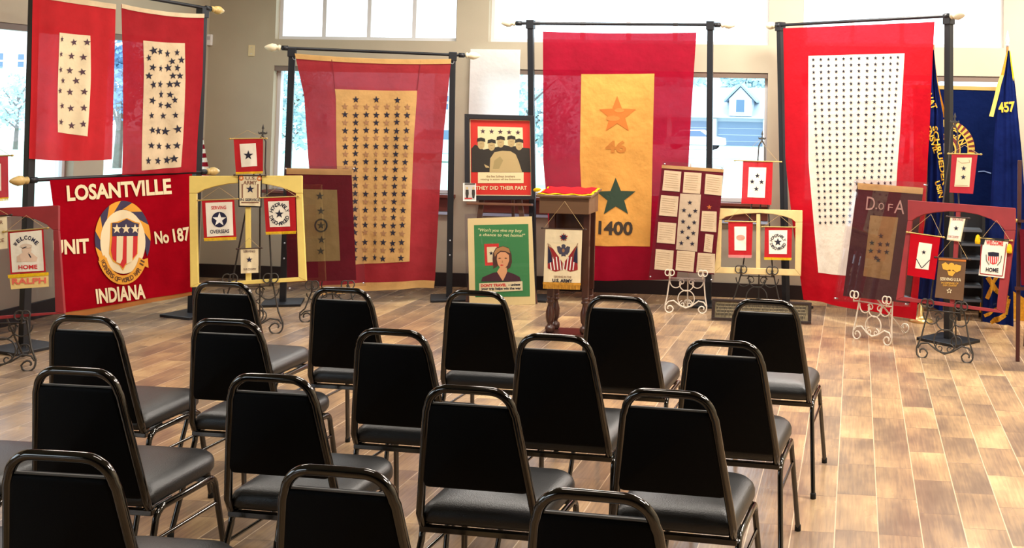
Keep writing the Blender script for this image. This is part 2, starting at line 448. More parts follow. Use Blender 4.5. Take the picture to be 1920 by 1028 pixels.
b = MB(); b.box(XL-0.15, XR+0.15, YR-0.15, YB+0.15, -0.12, 0.0, floor_material()); struct('floor', b)
b = MB(); b.box(XL-0.15, XR+0.15, YR-0.15, YB+0.15, ZC, ZC+0.12, CEIL); struct('ceiling', b)
b = MB(); b.box(XL, XR, YR-0.15, YR, 0, ZC, WREAR); struct('wall_rear', b)
b = MB(); b.box(XR, XR+0.15, YR-0.15, YB+0.15, 0, ZC, WALL); struct('wall_right', b)
def wall_with_holes(name, u0, u1, holes, to3, z1=ZC, mt=WALL, th=0.16):
    """holes: (u0,u1,z0,z1); to3(u, depth, z) -> point"""
    b = MB()
    us = sorted(set([u0, u1]+[h[0] for h in holes]+[h[1] for h in holes])); zs = sorted(set([0, z1]+[h[2] for h in holes]+[h[3] for h in holes]))
    def solid(i, j):
        if i < 0 or j < 0 or i >= len(us)-1 or j >= len(zs)-1: return False
        cu = (us[i]+us[i+1])/2; cz = (zs[j]+zs[j+1])/2
        return not any(h[0] < cu < h[1] and h[2] < cz < h[3] for h in holes)
    def q(*p): b.add([to3(*k) for k in p], [(0, 1, 2, 3)], mt)
    for i in range(len(us)-1):
        for j in range(len(zs)-1):
            if not solid(i, j): continue
            a, c, d, e = us[i], us[i+1], zs[j], zs[j+1]
            q((a, 0, d), (c, 0, d), (c, 0, e), (a, 0, e)); q((a, th, d), (a, th, e), (c, th, e), (c, th, d))
            if not solid(i-1, j): q((a, 0, d), (a, 0, e), (a, th, e), (a, th, d))
            if not solid(i+1, j): q((c, 0, d), (c, th, d), (c, th, e), (c, 0, e))
            if not solid(i, j-1): q((a, 0, d), (a, th, d), (c, th, d), (c, 0, d))
            if not solid(i, j+1): q((a, 0, e), (c, 0, e), (c, th, e), (a, th, e))
    return struct(name, b)
backX = [(ypt(515, 90, YB).x, ypt(855, 90, YB).x), (ypt(915, 90, YB).x, ypt(1441, 90, YB).x), (ypt(1505, 90, YB).x, ypt(1882, 90, YB).x)]
ZT0, ZT1 = 2.335, 3.05          # transom lights
ZW0, ZW1 = 0.87, 2.075          # lower windows
holes = [(a, c, ZT0, ZT1) for a, c in backX]+[(a, c, ZW0, ZW1) for a, c in backX]
wall_with_holes('wall_back', XL-0.15, XR+0.15, holes, lambda u, d, z: (u, YB+d, z))
b = MB(); b.box(XL, XR, YB-0.018, YB, 0, 0.13, BASEB); struct('baseboard_back', b, bevel=0.003)
lh = []
for a, c in ((-110, 143), (199, 300)):
    lh.append((xpt(a, 200, XL).y, xpt(c, 200, XL).y))
lh.append((-4.2, -0.6)); lh.append((0.6, 3.2))  # unseen side windows; first one added to reflect in the poster glazing
LZ1 = xpt(225, 64, XL).z; LZ0 = xpt(200, 383, XL).z
wall_with_holes('wall_left', YR-0.15, YB, [(a, c, LZ0, LZ1) for a, c in lh], lambda u, d, z: (XL-d, u, z))
b = MB(); b.box(XL, XL+0.018, YR, YB-0.018, 0, 0.13, BASEB); struct('baseboard_left', b, bevel=0.003)

WN = [0]
def window(u0, u1, z0, z1, nm, to3, sill=False, head=False, fr=0.035):
    """frame with mullions, a pane per light, set in the wall opening; to3(u, depth into wall, z)"""
    WN[0] += 1
    def bx(b, a, c, d0, d1, e, f, m_):
        A = to3(a, d0, e); B_ = to3(c, d1, f)
        b.box(min(A[0], B_[0]), max(A[0], B_[0]), min(A[1], B_[1]), max(A[1], B_[1]), e, f, m_)
    fb = MB(); d0, d1 = 0.075, 0.13
    bx(fb, u0, u0+fr, d0, d1, z0, z1, TRIMW); bx(fb, u1-fr, u1, d0, d1, z0, z1, TRIMW)
    bx(fb, u0+fr, u1-fr, d0, d1, z0, z0+fr, TRIMW); bx(fb, u0+fr, u1-fr, d0, d1, z1-fr, z1, TRIMG if head else TRIMW)
    o = fb.build('window_%d' % WN[0]); o['kind'] = 'structure'
    for k in range(1, nm):
        u = u0+(u1-u0)*k/nm; mb = MB(); bx(mb, u-0.02, u+0.02, d0+0.004, d1-0.004, z0+fr, z1-fr, TRIMW); mb.build('mullion', o)
    pb = MB(); bx(pb, u0+fr, u1-fr, 0.1, 0.104, z0+fr, z1-fr, PANE); pb.build('pane', o)
    if head:
        hb = MB(); bx(hb, u0+0.002, u1-0.002, 0.01, d0, z1-0.05, z1-0.002, TRIMG); hb.build('window_head', o)
    if sill:
        sb = MB(); bx(sb, u0-0.04, u1+0.04, -0.07, 0.075, z0-0.03, z0, SILLW); bx(sb, u0-0.02, u1+0.02, -0.02, 0, z0-0.16, z0-0.03, SILLW)
        sb.build('window_sill', o, bevel=0.004)
        sb = MB(); bx(sb, u0-0.02, u1+0.02, -0.03, 0, z0-0.19, z0-0.165, mat('pale_blue_trim', (185, 200, 225), 0.4)); sb.build('apron_strip', o)
tb = lambda u, d, z: (u, YB+d, z)
tl = lambda u, d, z: (XL-d, u, z)
for (a, c), n in zip(backX, (4, 6, 4)):
    window(a, c, ZT0, ZT1, n, tb)
for (a, c), n in zip(backX, (1, 1, 1)):
    window(a, c, ZW0, ZW1, n, tb, sill=True, head=True)
for a, c in lh: window(a, c, LZ0, LZ1, 1, tl, head=True)

# ceiling fixtures
FIXM = mat('fixture_white_metal', (235, 235, 232), 0.4)
def emis(name, c, s):
    m = bpy.data.materials.new(name); nt, out = nodes(m); e = nt.nodes.new('ShaderNodeEmission')
    e.inputs[0].default_value = (*c, 1); e.inputs[1].default_value = s; nt.links.new(e.outputs[0], out.inputs[0]); return m
DIFF = emis('lamp_diffuser', (1, 0.93, 0.82), 2.0)
for i, (x, y, sx, sy, ld) in enumerate(LIGHTS):
    t = thing('ceiling_light', 'white rectangular ceiling light panel, '+['first', 'second', 'third', 'fourth'][sum(1 for q in LIGHTS[:i] if abs(q[1]-y) < 0.9)]+' from the left in the row '+('added nearest the windows' if y > 7 else 'above the chairs' if y > 4 else 'above the viewer'), 'ceiling light', T(x, y, ZC-0.03), 'ceiling lights in a grid')
    b = MB(); hx, hy = sx/2, sy/2
    b.box(-hx, hx, -hy, -hy+0.04, 0, 0.03, FIXM); b.box(-hx, hx, hy-0.04, hy, 0, 0.03, FIXM); b.box(-hx, -hx+0.04, -hy+0.04, hy-0.04, 0, 0.03, FIXM); b.box(hx-0.04, hx, -hy+0.04, hy-0.04, 0, 0.03, FIXM)
    b.build('frame', t)
    b = MB(); b.box(-hx+0.04, hx-0.04, -hy+0.04, hy-0.04, 0.01, 0.028, DIFF); b.build('diffuser', t)
    lo = bpy.data.objects.new('lamp', ld); COL.objects.link(lo); lo.parent = t; lo.location = (0, 0, -0.004)

# ================================================================== OUTSIDE
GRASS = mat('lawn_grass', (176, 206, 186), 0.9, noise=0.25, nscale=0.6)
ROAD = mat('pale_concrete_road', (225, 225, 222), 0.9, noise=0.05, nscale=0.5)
b = MB()
b.add([(-70, 10.6, -0.25), (70, 10.6, -0.25), (100, 108, -1.95), (-110, 108, -1.95)], [(0, 1, 2, 3)], GRASS)
b.add([(-70, 10.6, -0.25), (-110, 108, -1.95), (-120, -10, -0.4), (-6.9, -10, -0.25), (-6.9, 10.6, -0.25)], [(4, 3, 2, 1, 0)], GRASS)
struct('lawn', b)
b = MB(); b.add([(-100, 60, -1.1), (100, 60, -1.1), (100, 92, -1.66), (-100, 92, -1.66)], [(0, 1, 2, 3)], ROAD); struct('road', b)
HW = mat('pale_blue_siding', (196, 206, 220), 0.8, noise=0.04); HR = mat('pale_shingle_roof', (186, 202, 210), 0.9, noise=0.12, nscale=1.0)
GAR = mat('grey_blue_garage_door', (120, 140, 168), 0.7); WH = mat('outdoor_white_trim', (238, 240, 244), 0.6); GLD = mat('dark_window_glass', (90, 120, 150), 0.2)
HY = 100.0
def hp(px, py): v = ypt(px, py, HY); return v.x, v.z
x0, zg = hp(1180, 273); x1, _ = hp(1520, 273); _, ze = hp(1400, 222); _, zr = hp(1400, 163)
t = thing('garage_building', 'pale blue garage building with a dormer, across the road behind the middle window', 'building', T((x0+x1)/2, HY, zg))
cx = (x0+x1)/2; hw = (x1-x0)/2; eh = ze-zg; rh = zr-zg
b = MB(); b.box(-hw, hw, 0.3, 8, 0, eh, HW); b.build('wall', t)
b = MB(); b.prism([(0, 0), (0, 1)], 0, 1, HR) if False else None
b.add([(-hw-0.5, -0.6, eh), (hw+0.5, -0.6, eh), (hw+0.5, 5, rh), (-hw-0.5, 5, rh), (-hw-0.5, 9, eh), (hw+0.5, 9, eh)], [(0, 1, 2, 3), (3, 2, 5, 4), (0, 3, 4), (1, 5, 2), (0, 4, 5, 1)], HR); b.build('roof', t)
for a, c in ((1185, 1250), (1262, 1333), (1345, 1430), (1440, 1510)):
    b = MB(); xa = hp(a, 250)[0]-cx; xb = hp(c, 250)[0]-cx; b.box(xa, xb, 0.2, 0.32, 0, eh-0.35, GAR)
    for k in range(1, 4): b.box(xa+0.05, xb-0.05, 0.17, 0.2, (eh-0.35)*k/4-0.02, (eh-0.35)*k/4+0.02, HW)
    b.build('garage_door', t)
    b = MB(); b.box(xb+0.02, xb+0.5, -0.1, 0.35, 0, eh-0.05, WH); b.build('post', t)
dx = hp(1389, 200)[0]-cx
b = MB(); b.prism([(dx-1.05, eh+0.2), (dx+1.05, eh+0.2), (dx+1.05, eh+1.75), (dx, eh+2.85), (dx-1.05, eh+1.75)], -0.4, 3, HW); b.build('dormer', t)
b = MB(); b.prism([(dx-1.5, eh+1.45), (dx, eh+2.95), (dx+1.5, eh+1.45), (dx+1.5, eh+1.65), (dx, eh+3.2), (dx-1.5, eh+1.65)], -0.6, 3, mat('blue_grey_fascia', (150, 170, 190), 0.7)); b.build('dormer_roof', t)
b = MB(); b.box(dx-0.5, dx+0.5, -0.5, -0.38, eh+0.45, eh+1.8, WH); b.box(dx-0.38, dx+0.38, -0.53, -0.5, eh+0.55, eh+1.7, GLD); b.build('dormer_window', t)
# white office block seen through the left windows
def block(px0, px1, Y, ztop, label, wins, name='office_building'):
    a = ypt(px0, 250, Y); c = ypt(px1, 250, Y); g = -0.35-(Y-10)*0.016
    t = thing(name, label, 'building', T((a.x+c.x)/2, Y, g)); h = (c.x-a.x)/2; ox = (a.x+c.x)/2
    PW = mat('pinkish_white_render', (236, 226, 228), 0.8)
    b = MB(); b.box(-h, h, 0, 10, 0, ztop-g, PW); b.build('wall', t)
    b = MB(); b.box(-h-0.3, h+0.3, -0.3, 10.3, ztop-g, ztop-g+0.3, WH); b.build('roof', t)
    for (wx0, wy0, wx1, wy1) in wins:
        A = ypt(wx0, wy1, Y); B_ = ypt(wx1, wy0, Y)
        b = MB(); b.box(A.x-ox-0.15, B_.x-ox+0.15, -0.08, 0, A.z-g-0.15, B_.z-g+0.15, WH)
        b.box(A.x-ox, B_.x-ox, -0.1, -0.08, A.z-g, B_.z-g, GLD); b.box(A.x-ox, B_.x-ox, -0.13, -0.1, (A.z+B_.z)/2-g-0.06, (A.z+B_.z)/2-g+0.06, WH)
        f = b.build('window', t)
    return t
block(-150, 60, 70, 7.2, 'white two storey building behind the far left window', [(-8, 100, 8, 128), (35, 102, 47, 126), (-8, 190, 5, 217), (29, 190, 42, 217), (-60, 100, -45, 128), (-60, 190, -45, 217)])
block(540, 640, 60, 2.2, 'low white building behind the large faded red flag', [(560, 215, 575, 235), (600, 215, 615, 235)])
block(812, 900, 60, 4.2, 'white building wing seen beside the right pole of the large faded red flag', [(828, 180, 842, 205)])

LEAF = mat('leaf_overexposed', (176, 208, 214), 0.8, noise=0.3, nscale=3); LEAFD = mat('leaf_dark', (112, 150, 190), 0.8, noise=0.3, nscale=3); BARK = mat('bark', (96, 84, 76), 0.9, noise=0.3, nscale=10)  # pale bluish leaf colour imitates overexposed daylight
def tree(px, Y, ztop, rad, label, n=1400, lf=0.16, mt=LEAF, seed=1, crownbase=0.3):
    r = random.Random(seed); g = -0.3-(Y-10)*0.0175; p = ypt(px, 250, Y)
    t = thing('tree', label, 'tree', T(p.x, Y, g), 'trees outside the windows')
    H = ztop-g; b = MB(); b.tube([(0, 0, 0), (0.05*H*0.2, 0, H*0.35), (0, 0, H*0.8)], [0.03*H, 0.022*H, 0.008*H], BARK)
    for k in range(7):
        a = r.random()*6.28; z = H*(0.3+0.07*k); b.tube([(0, 0, z), (math.cos(a)*rad*0.7, math.sin(a)*rad*0.7, z+H*0.22)], [0.012*H, 0.004*H], BARK, n=6)
    b.build('trunk', t)
    b = MB(); cen = [(Vector((r.uniform(-1, 1)*rad*0.6, r.uniform(-1, 1)*rad*0.6, H*r.uniform(crownbase+0.1, 0.9))), rad*r.uniform(0.3, 0.55)) for _ in range(14)]
    for _ in range(n):
        c, q = r.choice(cen); d = Vector((r.gauss(0, 1), r.gauss(0, 1), r.gauss(0, 1))).normalized()*q*r.uniform(0.6, 1.05)
        c = c+d; a = Vector((r.gauss(0, 1), r.gauss(0, 1), r.gauss(0, 1))).normalized(); e = a.orthogonal().normalized(); s_ = lf*r.uniform(0.6, 1.4)
        b.add([c-a*s_, c+e*s_*0.6, c+a*s_, c-e*s_*0.6], [(0, 1, 2, 3)], mt)
    b.build('crown', t)
tree(542, 30, 2.7, 1.1, 'leafy tree outside the left back window, beside the pole', 1300, 0.08, LEAF, 3)
tree(990, 30, 2.6, 1.5, 'leafy tree outside the middle window, left of the gold panelled flag', 1500, 0.09, LEAF, 4)
tree(30, 48, 2.6, 1.2, 'pale leafy tree in front of the white building', 900, 0.10, LEAF, 5)
tree(222, 34, 4.0, 1.3, 'dark leafy tree outside the side window between the two hanging star flags', 1700, 0.10, LEAFD, 6)
for i, px in enumerate((1270, 1390, 1510)):
    tree(px, 125, 5.4+0.3*(i % 2), 3.4, ['tree crown above the garage roof, leftmost', 'tree crown right above the garage dormer', 'tree crown above the garage roof, rightmost'][i], 1500, 0.5, LEAF, 20+i, 0.5)
tree(1700, 60, 4.0, 3.0, 'tree behind the flag covered in rows of small stars', 900, 0.25, LEAF, 33)
# parked car
def car(px, Y, label):
    p = ypt(px, 275, Y); g = -0.25-(Y-10.6)*0.01745+0.02
    t = thing('parked_car', label, 'car', T(p.x, Y, g))
    body = mat('car_paint_silver', (205, 212, 222), 0.3, 0.3); tyre = mat('tyre_rubber', (30, 30, 34), 0.8)
    prof = [(-2.2, 0.35), (-2.25, 0.75), (-1.6, 0.95), (-1.0, 1.42), (0.6, 1.45), (1.3, 0.98), (2.2, 0.85), (2.25, 0.35)]
    b = MB(); b.prism(prof, 0, 1.75, body); b.build('body', t, bevel=0.05)
    b = MB(); b.prism([(-1.42, 0.97), (-0.92, 1.35), (0.5, 1.38), (1.1, 0.97)], -0.01, 1.76, GLD); b.build('windows', t)
    for x in (-1.4, 1.4):
        for y in (0.02, 1.55):
            b = MB(); b.lathe([(0, 0.2), (0, 0.33), (0.18, 0.33), (0.18, 0.2)], (x, y, 0.33), tyre, (0, 1, 0), 18); b.build('wheel', t)
car(1300, 80, 'silver parked car on the road, behind the right edge of the gold panelled flag')
car(836, 45, 'silver parked car outside, beside the right pole of the large faded red flag')
# ================================================================== MATERIALS OF THE DISPLAY
BLK = mat('black_powder_coat', (22, 24, 30), 0.45)
GOLDW = mat('gold_finial', (206, 176, 110), 0.35, noise=0.15)
CREAMF = mat('cream_finial', (235, 222, 190), 0.4, noise=0.06)
BOLT = mat('steel_bolt', (200, 205, 215), 0.3, 0.9)
R1 = fabric('bright_red_cotton', (196, 44, 50), 0.2, 0.1, 6, 0.02); R2 = fabric('faded_red_wool', (160, 50, 56), 0.3, 0.16, 4, 0.018)
R3 = fabric('crimson_bunting', (152, 18, 42), 0.25, 0.12, 6, 0.02); R4 = fabric('scarlet_bunting', (196, 24, 38), 0.25, 0.1, 6, 0.015)
RB = fabric('deep_red_felt', (152, 10, 26), 0.05, 0.12); R5 = fabric('dark_red_cotton_flag', (168, 38, 46), 0.25, 0.12, 6, 0.02)
CR = fabric('cream_cotton', (246, 230, 192), 0.12, 0.08); WHC = fabric('white_cotton', (252, 246, 228), 0.12, 0.05)
CRB = fabric('aged_cream_cotton', (232, 212, 176), 0.2, 0.12)
GLDC = fabric('golden_cotton', (238, 176, 92), 0.25, 0.16, 3.5); TAN = fabric('tan_cotton', (214, 172, 112), 0.2, 0.14, 5)
OLV = fabric('olive_linen', (150, 128, 84), 0.1, 0.14); MRN = fabric('maroon_wool', (104, 26, 38), 0.05, 0.12)
MRB = fabric('brown_maroon_felt', (74, 42, 44), 0.04, 0.12); TANB = fabric('aged_tan_silk', (150, 116, 76), 0.05, 0.18, 9)
NVY = mat('navy_print', (30, 30, 62), 0.85); NVK = mat('black_star_cloth', (28, 28, 48), 0.85); DKR = mat('dark_red_print', (150, 30, 36), 0.8)
DST = mat('dull_plum_star_cloth', (84, 58, 70), 0.85); LBR = mat('light_brown_star_cloth', (158, 116, 80), 0.85); ORS = mat('orange_star_cloth', (208, 112, 40), 0.85)
DGR = mat('dark_green_cloth', (42, 62, 46), 0.85); OLS = mat('dark_olive_star_cloth', (44, 46, 42), 0.85)
CRP = mat('cream_print', (238, 220, 180), 0.8); WHP = mat('white_print', (246, 244, 238), 0.8); YEL = fabric('yellow_fringe', (240, 196, 40), 0.1, 0.2, 40)
GLF = fabric('gold_fringe', (206, 150, 62), 0.1, 0.25, 40); GPR = mat('gold_print', (226, 168, 60), 0.8); REDP = mat('red_print', (206, 40, 44), 0.8)
BRNP = mat('brown_print', (130, 88, 66), 0.8); PNK = mat('pink_beige_letters', (186, 142, 128), 0.8); ORP = mat('orange_letters', (236, 110, 90), 0.8)
WIRON = mat('white_wrought_iron', (226, 214, 196), 0.5); DIRON = mat('dark_wrought_iron', (70, 66, 62), 0.5, 0.4)
TWINE = mat('twine', (190, 160, 110), 0.9); ROD = mat('brass_rod', (196, 168, 100), 0.4, 0.5); RODD = mat('dark_rod', (60, 40, 34), 0.5)
ACR = glass('clear_acrylic', (0.97, 0.96, 0.98), 0.035, 0.01, 0.003)
PG = glass('old_pane', (0.95, 0.95, 0.96), 0.04)
PAPER = mat('old_letter_paper', (228, 206, 164), 0.8, noise=0.1, nscale=14)

# ================================================================== FLAG STANDS
def stand(label, A, B_, tops, barpx, finial, platew=0.32, lower=None, ringpx=()):
    """A, B_: photograph positions of the two pole feet; tops: pole tops; barpx: the two bar ends"""
    pl = fplane(A, B_)
    t = thing('flag_stand', label, 'flag stand', pl.M, 'black metal flag stands')
    ua = pl.loc(*A)[0]; ub = pl.loc(*B_)[0]
    for (u, tp) in ((ua, tops[0]), (ub, tops[1])):
        if tp is None: continue
        U, Z = pl.loc(*tp); b = MB(); h = 0.026
        vs = [(u-h, -h, 0), (u+h, -h, 0), (u+h, h, 0), (u-h, h, 0), (U-h, -h, Z), (U+h, -h, Z), (U+h, h, Z), (U-h, h, Z)]
        b.add(vs, [(3, 2, 1, 0), (4, 5, 6, 7), (0, 1, 5, 4), (1, 2, 6, 5), (2, 3, 7, 6), (3, 0, 4, 7)], BLK); b.build('pole', t, bevel=0.004)
        b = MB(); b.box(u-platew/2, u+platew/2, -0.16, 0.16, 0, 0.022, BLK); b.build('base_plate', t, bevel=0.004)
        b = MB(); b.box(U-0.035, U+0.035, -0.035, 0.035, Z-0.05, Z+0.03, BLK); b.build('clamp', t, bevel=0.004)
        for k in (0.18, 0.24):
            b = MB(); q = u+(U-u)*k; b.lathe([(0, 0.008), (0.006, 0.006)], (q, -h-0.001, Z*k), BOLT, (0, -1, 0), 8); b.build('bolt', t)
    for bp in [barpx]+([lower] if lower else []):
        p, q = pl.loc(*bp[0], -0.0), pl.loc(*bp[1], -0.0)
        b = MB(); b.tube([(p[0], -0.02, p[1]), (q[0], -0.02, q[1])], 0.014, BLK, n=10); b.build('crossbar', t)
        d = Vector((q[0]-p[0], 0, q[1]-p[1])).normalized()
        for (e, s_) in ((p, -1), (q, 1)):
            b = MB(); b.lathe([(0, 0.012), (0.01, 0.026), (0.02, 0.026), (0.03, 0.018), (0.045, 0.032), (0.075, 0.036), (0.10, 0.027), (0.125, 0.014), (0.135, 0.004)], (e[0], -0.02, e[1]), finial, d*s_, 14); b.build('finial', t)
            b = MB(); b.lathe([(0, 0.022), (0.05, 0.022)], Vector((e[0], -0.02, e[1]))-d*s_*0.055, BLK, d*s_, 12); b.build('end_collar', t)
    for rp in ringpx:
        u, z = pl.loc(*rp); b = MB(); b.tube([(u+0.014*math.cos(a*PI/6), -0.03, z+0.02*math.sin(a*PI/6)) for a in range(12)], 0.002, BOLT, n=5, closed=True); b.build('ring', t)
    return pl
S1 = stand('black flag stand near the left window, carrying two star flags and a lettered banner', (45, 655), (360, 591), ((66, -70), (380, 22)), ((90, -35), (392, 17)), GOLDW, 0.34, ((50, 338), (383, 322)))
S2 = stand('black flag stand holding the large faded red flag, left of the posters', (530, 570), (842, 561), ((548, 96), (849, 104)), ((528, 90), (872, 104)), CREAMF, 0.32, None, ((553, 108), (848, 116)))
S3 = stand('black flag stand holding the gold panelled flag behind the lectern', (1000, 561), (1328, 573), ((995, 44), (1332, 46)), ((968, 44), (1352, 47)), CREAMF, 0.32)
S4 = stand('black flag stand on the right holding the flag with rows of tiny stars', (1474, 577), (1778, 640), ((1463, 48), (1779, 34)), ((1458, 48), (1785, 30)), CREAMF, 0.36)

# ================================================================== LARGE FLAGS
def flag_thing(name, label, cat, pl, group=None):
    return thing(name, label, cat, pl.M, group)
def tape(cl, t, material, h=0.018, off=0.006, t0=-0.004):
    b = MB(); cl.sheet(b, material, ((0, t0), (1, t0), (1, h), (0, h)), 30, 2, off); return b.build('header_tape', t)
# two star flags on the left
t = flag_thing('service_flag', 'red star flag with twenty plum stars, hanging leftmost on the high bar', 'flag', S1)
c = Cloth(S1, [(62, -14), (58, 150), (58, 298)], [(216, 9), (214, 150), (207, 299)], -0.06, 0.02, 2.6, 1, 0.4, 0.0, 0.012)
b = MB(); c.sheet(b, R1); b.build('field', t); tape(c, t, CRB, 0.03)
b = MB(); c.panel_px(b, CR, [(110, 61), (167, 67), (165, 256), (109, 248)])
for x, y in [(350, 222), (420, 240), (487, 240), (347, 307), (407, 318), (467, 325), (347, 395), (397, 400), (460, 408), (360, 457), (430, 458), (344, 515), (397, 522), (466, 520), (354, 600), (400, 614), (462, 612), (347, 692), (403, 712), (458, 703)]:
    c.decal(b, DST, star2(x/3.023, y/3.023, 7.2 if x > 380 else 6.4, random.uniform(-12, 12), 0.9 if x > 360 else 0.6))
b.build('star_panel', t)
t = flag_thing('service_flag', 'red star flag with crowded uneven dark stars, right one on the high left bar', 'flag', S1)
c = Cloth(S1, [(227, 8), (231, 120), (229, 328)], [(383, 27), (381, 150), (369, 323)], -0.06, 0.02, 2.4, 2, 0.3, 0.02, 0.0)
b = MB(); c.sheet(b, R5); b.build('field', t); tape(c, t, CRB, 0.022)
b = MB(); c.panel_px(b, CRB, [(268, 76), (346, 81), (338, 313), (264, 320)])
for x, y in [(863, 287), (902, 293), (952, 305), (1002, 298), (838, 328), (977, 348), (1025, 340), (858, 382), (908, 388), (957, 385), (1003, 385), (838, 430), (981, 430), (1016, 430), (862, 480), (907, 478), (966, 478), (1000, 475), (916, 535), (967, 537), (858, 570), (987, 567), (914, 595), (957, 598), (854, 655), (931, 657), (987, 653), (860, 738), (897, 742), (941, 745), (996, 732), (855, 825), (902, 828), (951, 830), (990, 825), (838, 912), (893, 912), (945, 908), (976, 900)]:
    c.decal(b, NVK, star2(x/3.023, y/3.023, random.uniform(6.6, 8.6), random.uniform(-15, 15), random.choice((0.95, 0.9, 0.7))))
b.build('star_panel', t)

# lettered banner on the low bar
t = flag_thing('lettered_banner', 'deep red banner lettered Losantville with a shield emblem, on the low left bar', 'banner', S1)
c = Cloth(S1, [(93, 338), (112, 480), (124, 586)], [(360, 326), (358, 440), (360, 547)], -0.05, 0.01, 1.6, 3, 0.3, 0.0, 0.0)
b = MB(); c.sheet(b, RB); b.build('field', t)
b = MB(); c.sheet(b, fabric('tan_backing', (170, 110, 62), 0.1), ((0, 0.97), (1, 0.965), (1, 1.03), (0, 1.05)), 30, 3, -0.004); b.build('backing_hem', t)
for a_ in (('LOSANTVILLE', 222, 356, 196, 30, -4.0, 0.035), ('UNIT', 133, 463, 66, 28, -3.5, 0.035), ('No', 302, 445, 25, 24, -6, 0.03), ('187', 338, 440, 32, 26, -8, 0.03), ('INDIANA', 225, 551, 95, 28, -6, 0.035)):
    b = MB(); c.decal(b, CRP, text2(*a_)); b.build('lettering', t)
ex, ey, k = 170, 370, 0.1653
E = lambda x, y: (ex+x*k, ey+y*k)
b = MB()
def D(m_, sh, o=0.007): c.decal(b, m_, ([E(*v) for v in sh[0]], sh[1]), o)
NV2 = mat('dusty_navy_felt', (62, 54, 82), 0.9); GO2 = mat('golden_felt', (230, 160, 52), 0.9)
for i in range(10):
    a = -28+i*24.5
    D(GO2 if i % 2 else NV2, ring2(358, 470, 318, 430, 235, 330, a, a+25, 8, 22), 0.007+0.0004*(i % 2))
D(CRP, ell2(358, 505, 258, 362), 0.009); D(GO2, poly2((215, 290), (290, 275), (400, 235), (500, 280), (550, 290), (525, 420), (520, 640), (460, 720), (380, 770), (350, 830), (310, 770), (240, 730), (195, 640), (210, 430)), 0.011)
D(REDP, poly2((232, 440), (520, 440), (510, 640), (440, 715), (375, 755), (348, 805), (318, 765), (235, 700), (215, 600)), 0.013)
for x in (278, 392): D(CRP, poly2((x, 440), (x+74, 440), (x+62, 700 if x < 300 else 722), (x+38, 752 if x < 300 else 735), (x-6, 735 if x < 300 else 755)), 0.0145)
D(NV2, poly2((228, 290), (300, 290), (392, 245), (480, 288), (535, 300), (520, 440), (228, 442)), 0.0145)
for x in (278, 382, 488): D(CRP, star2(x, 358, 58, 0, 0.9, 0.42), 0.016)
D(GO2, ring2(350, 560, 300, 430, 200, 325, 202, 338, 24, 0), 0.0115)
D(GO2, poly2((75, 700), (140, 655), (175, 720), (110, 740)), 0.0112); D(GO2, poly2((560, 715), (640, 690), (650, 800), (600, 780)), 0.0112)
D(mat('dark_brown_letters', (96, 60, 34), 0.9), arc2('WORKERS OF WORLD WAR II', 350, 560, 252, 378, 206, 334, 52, 0.02, True), 0.013)
b.build('emblem', t)

# large faded red flag
t = flag_thing('service_flag', 'huge faded red flag with alternating dark and tan stars on a tan panel', 'flag', S2)
c = Cloth(S2, [(553, 102), (570, 180), (578, 300), (590, 430), (600, 548)], [(846, 112), (832, 250), (822, 400), (816, 520), (814, 536)], -0.07, 0.032, 2.2, 4, 0.12, 0.02, -0.012)
b = MB(); c.sheet(b, R2, nu=60, nv=60); b.build('field', t); tape(c, t, TAN, 0.018)
b = MB(); c.sheet(b, TAN, ((0, 0.975), (1, 0.978), (1, 1.01), (0, 1.015)), 30, 2, 0.004); b.build('bottom_hem', t)
for p, q in (((622, 112), (628, 167)), ((789, 112), (782, 170))):
    b = MB(); c.decal(b, mat('dark_seam', (120, 24, 34), 0.9), line2(p, q, 1.5), 0.006); b.build('seam', t)
b = MB(); q = [(628, 167), (782, 170), (768, 490), (640, 499)]; c.panel_px(b, TAN, q, 30, 50)
rows = [242, 268, 296, 323, 352, 380, 408, 436, 465, 490, 522, 550, 578, 606, 635, 663, 690, 718, 752, 778, 808]
ctop = [318, 357, 395, 430, 468, 505, 541]; cbot = [325, 352, 388, 424, 453, 486, 518]
for i, y in enumerate(rows):
    f = (y-268)/540.0
    for j in range(7):
        if i == 0 and j not in (1, 3, 5): continue
        if i == len(rows)-1 and j == 5: continue
        x = ctop[j]+(cbot[j]-ctop[j])*max(0, f)
        dark = (i % 2 == 0) or (j in (1, 5)) or (i in (3, 9, 13) and j == 3)
        if i == 1: dark = False
        c.decal(b, NVK if dark else LBR, star2(480+x*0.525, 60+(y+random.uniform(-2, 2))*0.525, 7.0, random.uniform(-6, 6), 0.62 if (j == 3 and i > 6) else 0.95), maxlen=0)
b.build('star_panel', t)

# gold panelled flag
t = flag_thing('service_flag', 'crimson flag with gold panel numbered 46 and 1400, behind the lectern', 'flag', S3)
c = Cloth(S3, [(1018, 59), (1019, 300), (1030, 420), (1045, 528)], [(1306, 61), (1297, 200), (1291, 310), (1282, 420), (1268, 524)], -0.07, 0.026, 2.4, 5, 0.2, 0.012, 0.0)
b = MB(); c.sheet(b, R3, nu=60, nv=60); b.build('field', t)
b = MB(); c.panel_px(b, GLDC, [(1090, 139), (1227, 138), (1219, 462), (1096, 461)], 30, 50)
OR2 = mat('pale_orange_star_patch', (216, 130, 56), 0.85)
c.decal(b, ORS, star2(1158, 216, 36, 0, 1, 0.42)); c.decal(b, OR2, ell2(1150, 222, 13, 5, 16), 0.008); c.decal(b, OR2, ell2(1162, 207, 9, 4, 16), 0.008)
c.decal(b, mat('ochre_numerals', (186, 116, 44), 0.85), text2('46', 1155, 275, 38, 23, 1, 0.035))
